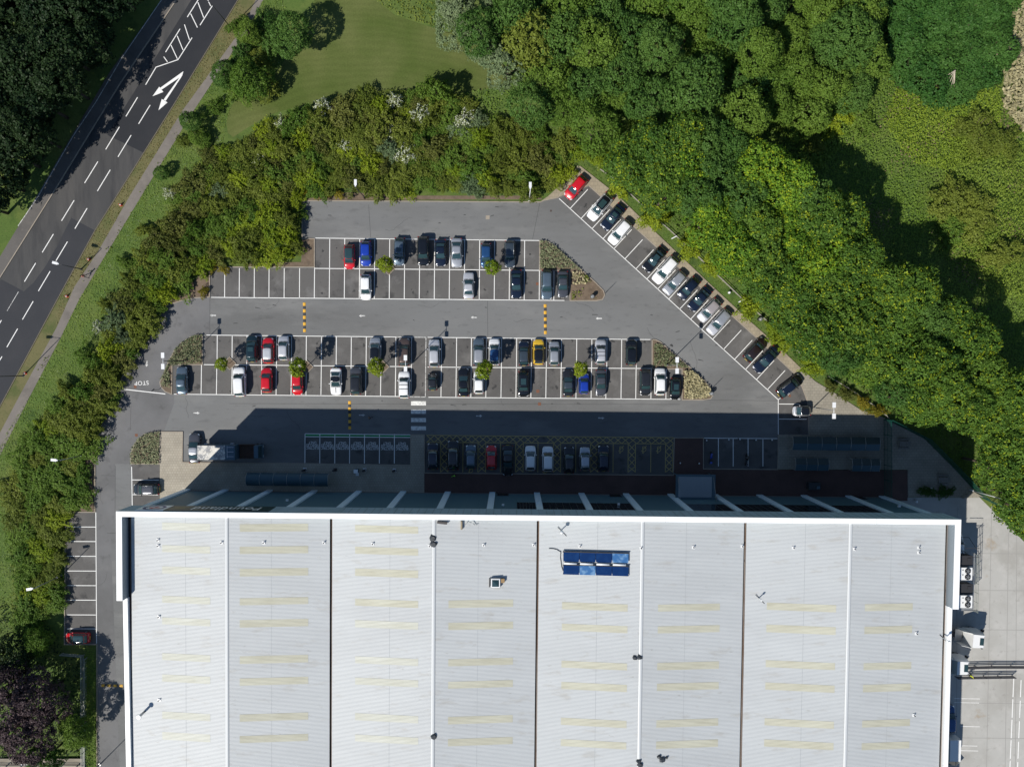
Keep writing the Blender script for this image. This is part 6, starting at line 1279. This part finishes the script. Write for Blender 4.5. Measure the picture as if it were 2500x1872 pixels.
# picnic tables, bins, cones, low signs
WOODT = layered("picnic_timber", (0.20, 0.19, 0.175), [((.12, .11, .1), 3, .45, .7, .6)], .9)
for x, y, lb in ((2207, 1083, "upper picnic table in the shaded corner behind the green gate"), (2303, 1171, "lower picnic table near the yard boundary")):
    post_thing("picnic_table", x, y, [("table_top", lambda g: [g.box((0, (k - 2) * .17, .75), (1.8, .15, .05)) for k in range(5)], WOODT), ("bench", lambda g: g.box((0, .72, .45), (1.8, .28, .05)), WOODT), ("bench", lambda g: g.box((0, -.72, .45), (1.8, .28, .05)), WOODT), ("trestle", lambda g: [g.box((s * .6, 0, .38), (.08, 1.4, .08)) for s in (1, -1)] + [g.tube((s * .6, t * .7, 0), (s * .6, t * .25, .72), .05, .05, 5) for s in (1, -1) for t in (1, -1)], WOODT)], lb, "picnic table", "picnic tables")
for x, y, lb in ((1855, 779, "dark litter bin on the grass strip by the angled row"), (1446, 724, "grey litter bin in the tip of the top right island"), (1736, 960, "pale litter bin at the tip of the lower right island")):
    post_thing("litter_bin", x, y, [("drum", lambda g: g.tube((0, 0, 0), (0, 0, .95), .3, .33, 12), CANM if x < 1800 else POLED), ("hood", lambda g: g.tube((0, 0, .95), (0, 0, 1.2), .36, .2, 12), STEEL)], lb, "litter bin", "litter bins", z=.02)
CONE_R = plain("cone_red", (0.55, 0.06, 0.03), .6); CONE_W = plain("cone_white", (0.75, 0.73, 0.72), .5)
for x, y, lb in ((292, 499, "uppermost traffic cone on the road verge"), (214, 632, "traffic cone beside the shadow of the short street lamp"), (160, 722.5, "traffic cone on the verge below the pedestrian"), (58, 911, "lowest traffic cone, at the foot of the tall street lamp")):
    post_thing("traffic_cone", x, y, [("base", lambda g: g.box((0, 0, .03), (.42, .42, .06)), CONE_R), ("cone", lambda g: (g.tube((0, 0, .06), (0, 0, .35), .19, .13, 12, 0), g.tube((0, 0, .35), (0, 0, .62), .13, .075, 12, 1), g.tube((0, 0, .62), (0, 0, .85), .075, .03, 12, 0)), [CONE_R, CONE_W])], lb, "traffic cone", "traffic cones on the verge", z=.02)
for x, y, a, lb in ((1644, 581, .5, "white low sign by the rail behind the white cars"), (1807, 735, .5, "white low sign by the rail above the silver car"), (1957, 875, 0, "white low sign by the rail near the end of the footway")):
    post_thing("low_sign", x, y, [("post", lambda g: g.tube((0, 0, 0), (0, 0, .95), .05, .05, 6), LHEAD), ("board", lambda g: g.box((0, 0, 1.0), (.9, .16, .22), 0, a), LHEAD), ("stay", lambda g: g.tube((0, 0, .9), (.45, .4, .05), .04, .04, 5), LHEAD)], lb, "sign", "low signs by the knee rail", z=.02)
for x, y, lb in ((1781, 714, "small white globe light in the grass strip"), (2275, 1193, "pale round drum in the shaded corner near the yard"), (2238, 1224, "small pale drum just inside the yard gateway")):
    post_thing("ground_light" if x < 2000 else "small_drum", x, y, [("body", lambda g: g.tube((0, 0, 0), (0, 0, .5), .16, .24, 10), LHEAD), ("cap", lambda g: g.tube((0, 0, .5), (0, 0, .62), .24, .12, 10), LHEAD)], lb, "light" if x < 2000 else "drum", z=.02)
for x, y, s, lb in ((385, 951, .25, "small sign post at the tip of the left island"), (1740, 948, .35, "sign post at the tip of the lower right island"), (1478, 715, .3, "sign post at the tip of the top right island")):
    post_thing("sign_post", x, y, [("post", lambda g: g.tube((0, 0, 0), (0, 0, 2.2), .04, .04, 6), POLED), ("plate", lambda g: g.box((0, 0, 2.0), (.5, .04, .5), 0, .8), POLED)], lb, "sign", z=.1)
# ---------------------------------------------------------------- fences and rails
def rail_fence(name, pts, h, rails, mat, label, cat="fence", sp=2.4, pr=.05, rr=.04, flat=False):
    r = empty(name, G(pts[0][0], pts[0][1], 0)); o0 = r.location.copy(); tag(r, label, cat); Pn = [G(p[0], p[1], 0) - o0 for p in pts]
    for p, q in zip(Pn, Pn[1:]):
        L = (q - p).length; n = max(1, round(L / sp))
        for i in range(n + (1 if q is Pn[-1] else 0)):
            c = p.lerp(q, i / n); b = MB(); b.box((c.x, c.y, h / 2), (pr * 2, pr * 2, h), 0, math.atan2((q - p).y, (q - p).x)); b.build("post", mat, r)
    for k in range(rails):
        z = h * (k + 1) / rails - .06; b = MB()
        for p, q in zip(Pn, Pn[1:]): 
            off = Vector((0, 0, 0))
            b.box(((p.x + q.x) / 2, (p.y + q.y) / 2, z), ((q - p).length, rr * 2, rr * 2 + (.06 if flat else 0)), 0, math.atan2((q - p).y, (q - p).x))
        b.build("rail", mat, r)
    return r
RAILW = plain("rail_weathered_pale", (0.33, 0.31, 0.26), .8, var=.2)
rail_fence("knee_rail_fence", [(1459, 411), (1502, 442), (1571, 506), (1661, 588), (1738, 661), (1816, 736), (1892, 803), (1967, 880)], .7, 2, RAILW, "pale double knee rail running along the grass behind the angled row", pr=.05, rr=.03)
rail_fence("knee_rail_fence", [(2020, 919), (2060, 942), (2088, 960), (2150, 1003), (2166, 1020)], .7, 2, RAILW, "pale double knee rail behind the brown hedge bushes", pr=.05, rr=.03)
GRN = plain("mesh_fence_green", (0.006, 0.075, 0.055), .5)
def mesh_fence(pts, h, label, step=.16, bar=.05):
    r = empty("mesh_fence", G(pts[0][0], pts[0][1], 0)); o0 = r.location.copy(); tag(r, label, "fence"); Pn = [G(p[0], p[1], 0) - o0 for p in pts]; b = MB(); pb = []
    for p, q in zip(Pn, Pn[1:]):
        L = (q - p).length; a = math.atan2((q - p).y, (q - p).x); n = int(L / step)
        for i in range(n):
            c = p.lerp(q, (i + .5) / n); b.box((c.x, c.y, h / 2 + .05), (bar, .03, h), 0, a)
        for z in (.2, h * .5, h - .1): b.box(((p.x + q.x) / 2, (p.y + q.y) / 2, z), (L, .035, .05), 0, a)
        m = max(1, round(L / 2.6))
        for i in range(m + 1): pb.append((p.lerp(q, i / m), a))
    b.build("mesh_panel", GRN, r)
    for c, a in pb:
        b = MB(); b.box((c.x, c.y, h / 2 + .1), (.09, .09, h + .2), 0, a); b.build("post", GRN, r)
mesh_fence([(2157, 1024), (2158, 1206)], 2.6, "tall dark green gate fence across the paving at the right of the store")
mesh_fence([(2160, 1022), (2255, 1070), (2325, 1140), (2392, 1212)], 2.4, "green fence curving along the wood's edge to the yard")
mesh_fence([(2392, 1213), (2450, 1240), (2560, 1250)], 2.0, "green fence running right from the yard corner lamp", .3)
LOWF = plain("timber_hurdle", (0.26, 0.23, 0.18), .9)
rail_fence("timber_hurdle", [(2344, 1213), (2366, 1197), (2396, 1213)], 1.0, 3, LOWF, "short timber hurdle fence at the corner of the yard", sp=1.0)
GREYF = plain("fence_rail_grey", (0.26, 0.28, 0.26), .6)
rail_fence("garden_fence", [(155, 1593), (206, 1597), (207, 1872), (207, 2000)], 1.1, 3, GREYF, "grey rail fence round the purple-leaved trees' garden", sp=2.6)
rail_fence("lane_fence", [(213, 1604), (213, 1872), (213, 2000)], .9, 2, GREYF, "second rail fence, beside the clipped hedge of the side lane", sp=3.2)
# deck at the bottom left
c = G(60, 1872); r = empty("timber_deck", (c.x, c.y, 0)); tag(r, "weathered timber deck at the bottom left edge", "deck")
g = MB()
p, q = G(-60, 1852), G(205, 1852)
for i in range(6):
    y = p.y - .2 - i * .95 - c.y; g.box(((p.x + q.x) / 2 - c.x, y, .3), (q.x - p.x, .9, .12))
g.build("board", layered("deck_boards", (0.28, 0.25, 0.2), [((.16, .14, .11), .8, .45, .65, .7)], .9, stretch=(.3, 3, 1)), r)
for x in (18, 54, 90, 152, 190):
    u = G(x, 1868) - c; g = MB(); g.box((u.x, u.y, .85), (.14, .14, 1.1)); g.build("post", LHEAD, r)
for k in range(2):
    u0, u1 = G(-60, 1868) - c, G(205, 1870) - c; g = MB(); g.box(((u0.x + u1.x) / 2, u0.y - .02, .8 + k * .5), (u1.x - u0.x, .07, .09)); g.build("rail", LHEAD, r)
u0 = G(66, 1862) - c; g = MB(); g.box((u0.x, u0.y, .39), (1.5, .35, .04)); g.build("white_plank", LHEAD, r)
# yard railings (walkway between two double rails)
RDK = plain("railing_dark", (0.045, 0.045, 0.05), .5)
rail_fence("guard_railing", [(2335, 1626), (2420, 1624), (2560, 1624)], 1.1, 3, RDK, "upper dark guard railing of the yard walkway", "railing", 3.1, .05, .055)
rail_fence("guard_railing", [(2331, 1650), (2400, 1649), (2470, 1648)], 1.1, 3, RDK, "lower dark guard railing of the yard walkway beside the person in yellow", "railing", 3.1, .05, .055)
# cooling plant on a steel gantry
FAN = plain("fan_black", (0.02, 0.02, 0.022), .5)
gz = 4.2
c = G(2358, 1420, gz); r = empty("plant_gantry", (c.x, c.y, .012), BRZ); tag(r, "steel gantry with handrails carrying the cooling units beside the store", "gantry")
g = MB(); g.box((0, 0, gz), (2.6, 9.2, .14)); g.build("platform", STEEL, r)
for x in (-1.1, 1.1):
    for y in (-4.2, 0, 4.2):
        g = MB(); g.box((x, y, gz / 2 - .05), (.16, .16, gz - .1)); g.build("leg", STEEL, r)
for k in range(3):
    g = MB(); g.box((1.28, 0, gz + .4 + k * .38), (.06, 9.2, .05)); g.build("handrail", GREYF, r)
for i in range(7):
    g = MB(); g.box((1.28, -4.5 + i * 1.5, gz + .65), (.06, .06, 1.2)); g.build("post", GREYF, r)
    if i < 6: 
        g = MB(); g.tube((1.28, -4.5 + i * 1.5, gz + .1), (1.75, -3.9 + i * 1.5, .1), .04, .04, 5); g.build("brace", RDK, r)
for y in (4.2, -4.2, 5.6):
    g = MB(); g.box((.4, y, gz + .9), (2.2, .06, .06)); g.build("end_rail", RDK, r)
g = MB(); g.box((.3, 6.6, gz * .5), (2.6, .08, .08)); g.tube((1.6, 6.6, gz * .5), (1.7, 4.4, gz + .9), .04, .04, 5); g.tube((-.9, 6.6, gz * .5), (-.9, 4.4, gz + .9), .04, .04, 5); g.build("stair", RDK, r)
for py, lb in ((1401, "upper white cooling unit with two round fans on the gantry"), (1469, "lower white cooling unit with two round fans on the gantry")):
    c = G(2358.5, py, gz + 1.9); r = empty("cooling_unit", (c.x, c.y, gz + .08), BRZ); tag(r, lb, "cooling unit", "white cooling units on the gantry")
    g = MB(); g.box((0, 0, .85), (2.1, 1.95, 1.7)); g.build("casing", WHITE, r)
    for y in (.47, -.47):
        g = MB(); g.tube((.32, y, 1.7), (.32, y, 1.82), .44, .44, 18); fo = g.build("fan_cowl", FAN, r)
        g = MB(); g.tube((.32, y, 1.8), (.32, y, 1.86), .1, .1, 10, 0)
        for a in range(5): g.box((.32 + .2 * math.cos(a * 1.257), y + .2 * math.sin(a * 1.257), 1.835), (.3, .1, .02), 0, a * 1.257)
        g.build("fan_blades", POLE, fo)
    for y in (.6, -.15):
        g = MB(); g.box((-.45, y, 1.74), (.14, .1, .1)); g.build("fitting", FAN, r)
for py, lb in ((1367, "dark box standing in for shade at the upper end of the gantry"), (1436, "dark box standing in for shade between the two cooling units")):
    c = G(2356, py, gz + 1.0); b = MB(); b.box((0, 0, .6), (1.9, 1.5, 1.2)); b.box((0, 0, 1.24), (2.0, 1.6, .06)); b.box((.4, .2, 1.3), (.5, .5, .1)); o = b.build("shade_box", DARK, loc=(c.x, c.y, gz + .08)); tag(o, lb, "cabinet", "dark boxes standing in for shade on the gantry")  # dark boxes added where shadow lies beside the cooling units
# benches along the wall, planter row
c = G(1985, 1185, .5); r = empty("waste_cage", (c.x, c.y, .11), BRZ); tag(r, "dark low waste cage standing in the shade before the store", "cage")
g = MB(); g.box((0, 0, .5), (1.9, 1.2, 1.0)); g.build("frame", FRAME, r); g = MB(); g.box((.6, -.2, 1.03), (.5, .5, .06)); g.build("lid", CANM, r)
# ================================================================ PEOPLE
SKIN = plain("skin", (0.42, 0.26, 0.19), .6); HAIRM = plain("hair_dark", (0.03, 0.022, 0.018), .7); DENIM = plain("trousers_dark", (0.02, 0.023, 0.035), .8); SHOE = plain("shoe_black", (0.015, 0.015, 0.015), .6)
def person(px, py, heading, top, label, stride=.28, trousers=DENIM, z=.11, arms=.25):
    c = G(px, py, 0)
    J = {"pel": (0, 0, .95, .15, .11), "sp": (0, .01, 1.15, .14, .10), "ch": (0, .01, 1.36, .17, .11), "nk": (0, .02, 1.50, .055, .055), "hd0": (0, .035, 1.58, .075, .085), "hd1": (0, .04, 1.68, .078, .095), "hd2": (0, .03, 1.76, .05, .06),
         "shL": (.19, 0, 1.42, .06, .06), "elL": (.25, -.03 - arms * .3, 1.14, .045, .045), "wrL": (.24, arms * .6, .92, .032, .032), "hnL": (.235, arms * .75, .84, .035, .02),
         "shR": (-.19, 0, 1.42, .06, .06), "elR": (-.25, -.03 + arms * .3, 1.14, .045, .045), "wrR": (-.24, -arms * .4, .92, .032, .032), "hnR": (-.235, -arms * .5, .84, .035, .02),
         "hpL": (.09, 0, .90, .09, .09), "knL": (.10, stride * .55, .50, .062, .062), "anL": (.10, stride * .8, .09, .042, .045), "toL": (.11, stride * .8 + .2, .035, .04, .03),
         "hpR": (-.09, 0, .90, .09, .09), "knR": (-.10, -stride * .2, .49, .062, .062), "anR": (-.10, -stride * .95, .12, .042, .045), "toR": (-.11, -stride * .95 + .19, .035, .04, .03)}
    ed = [("pel", "sp"), ("sp", "ch"), ("ch", "nk"), ("nk", "hd0"), ("hd0", "hd1"), ("hd1", "hd2"), ("ch", "shL"), ("shL", "elL"), ("elL", "wrL"), ("wrL", "hnL"), ("ch", "shR"), ("shR", "elR"), ("elR", "wrR"), ("wrR", "hnR"), ("pel", "hpL"), ("hpL", "knL"), ("knL", "anL"), ("anL", "toL"), ("pel", "hpR"), ("hpR", "knR"), ("knR", "anR"), ("anR", "toR")]
    ks = list(J); vs = [J[k][:3] for k in ks]; es = [(ks.index(a), ks.index(b_)) for a, b_ in ed]; rad = [J[k][3:] for k in ks]
    for sx, w, h in ((1, "wrL", "hnL"), (-1, "wrR", "hnR")):      # fingers and thumb
        wv = J[w]; hv = J[h]
        for f in range(4):
            y = (f - 1.5) * .02; i = len(vs); vs += [(hv[0], hv[1] + y, hv[2] - .05), (hv[0] - sx * .012, hv[1] + y, hv[2] - .085 + abs(f - 1.4) * .008)]; rad += [(.009, .009), (.007, .007)]; es += [(ks.index(h), i), (i, i + 1)]
        i = len(vs); vs += [(hv[0] - sx * .02, hv[1] + .045, hv[2] + .005), (hv[0] - sx * .03, hv[1] + .06, hv[2] - .03)]; rad += [(.011, .011), (.008, .008)]; es += [(ks.index(h), i), (i, i + 1)]
    me = bpy.data.meshes.new("person"); me.from_pydata(vs, es, []); o = bpy.data.objects.new("person", me); link(o)
    md = o.modifiers.new("skin", 'SKIN'); 
    for v, r_ in zip(me.skin_vertices[0].data, rad): v.radius = r_; v.use_root = False
    me.skin_vertices[0].data[0].use_root = True
    sm = o.modifiers.new("sub", 'SUBSURF'); sm.levels = 2; sm.render_levels = 2
    dg = bpy.context.evaluated_depsgraph_get(); nm = bpy.data.meshes.new_from_object(o.evaluated_get(dg)); o.modifiers.clear(); o.data = nm; nm.name = "person"
    nm.materials.clear()
    for m in (top, trousers, SKIN, SHOE): nm.materials.append(m)
    for p in nm.polygons:
        q = p.center; p.use_smooth = True
        p.material_index = 3 if q.z < .10 else 1 if (q.z < .93 and abs(q.x) < .2) else 2 if (q.z > 1.48 and abs(q.x) < .12) or (abs(q.x) > .2 and q.z < .95) else 0
    o.location = (c.x, c.y, z); o.rotation_euler = (0, 0, heading); tag(o, label, "person")
    b = MB()
    for k in range(6):
        pass
    R = []
    for zz, rr_ in ((1.60, .085), (1.68, .098), (1.745, .088), (1.785, .045)): R.append([(rr_ * math.cos(t * math.pi / 6), .022 + rr_ * 1.15 * math.sin(t * math.pi / 6) - .015, zz + (.05 if math.sin(t * math.pi / 6) > .5 and zz < 1.65 else 0)) for t in range(12)])
    b.loft(R, 0, True); h_ = b.build("hair", HAIRM, o)
    b = MB(); b.box((.03, .138, 1.675), (.02, .012, .01)); b.box((-.03, .138, 1.675), (.02, .012, .01)); b.build("eyes", SHOE, o)
    b = MB(); b.add([(-.012, .12, 1.64), (.012, .12, 1.64), (0, .155, 1.635), (0, .125, 1.67)], [(0, 1, 2), (1, 3, 2), (3, 0, 2)], 0); b.build("nose", SKIN, o)
    b = MB(); b.box((0, .125, 1.605), (.04, .012, .008)); b.build("mouth", plain("lips", (0.3, 0.12, 0.1), .6) if "lips" not in bpy.data.materials else bpy.data.materials["lips"], o)
    for s in (1, -1):
        b = MB(); b.box((s * .083, .035, 1.655), (.016, .03, .05)); b.build("ear", SKIN, o)
    return o
HIVG = plain("hivis_green", (0.25, 0.75, 0.05), .6); HIVY = plain("hivis_yellow", (0.72, 0.80, 0.02), .6); PINK = plain("shirt_salmon", (0.62, 0.20, 0.15), .8); BLKT = plain("jacket_black", (0.02, 0.02, 0.022), .8)
person(1108, 1159.5, .3, HIVG, "person in a bright green vest standing behind the black roof-railed car", .1)
person(213, 675, -2.1, PINK, "person in a salmon top walking on the path beside the verge", .34, z=.03)
person(2363, 1644, -.6, HIVY, "person in a yellow vest walking on the yard walkway", .3, z=.02)
person(905, 1018, -1.2, BLKT, "person in black crossing the lane in the building shadow", .3, z=.016)
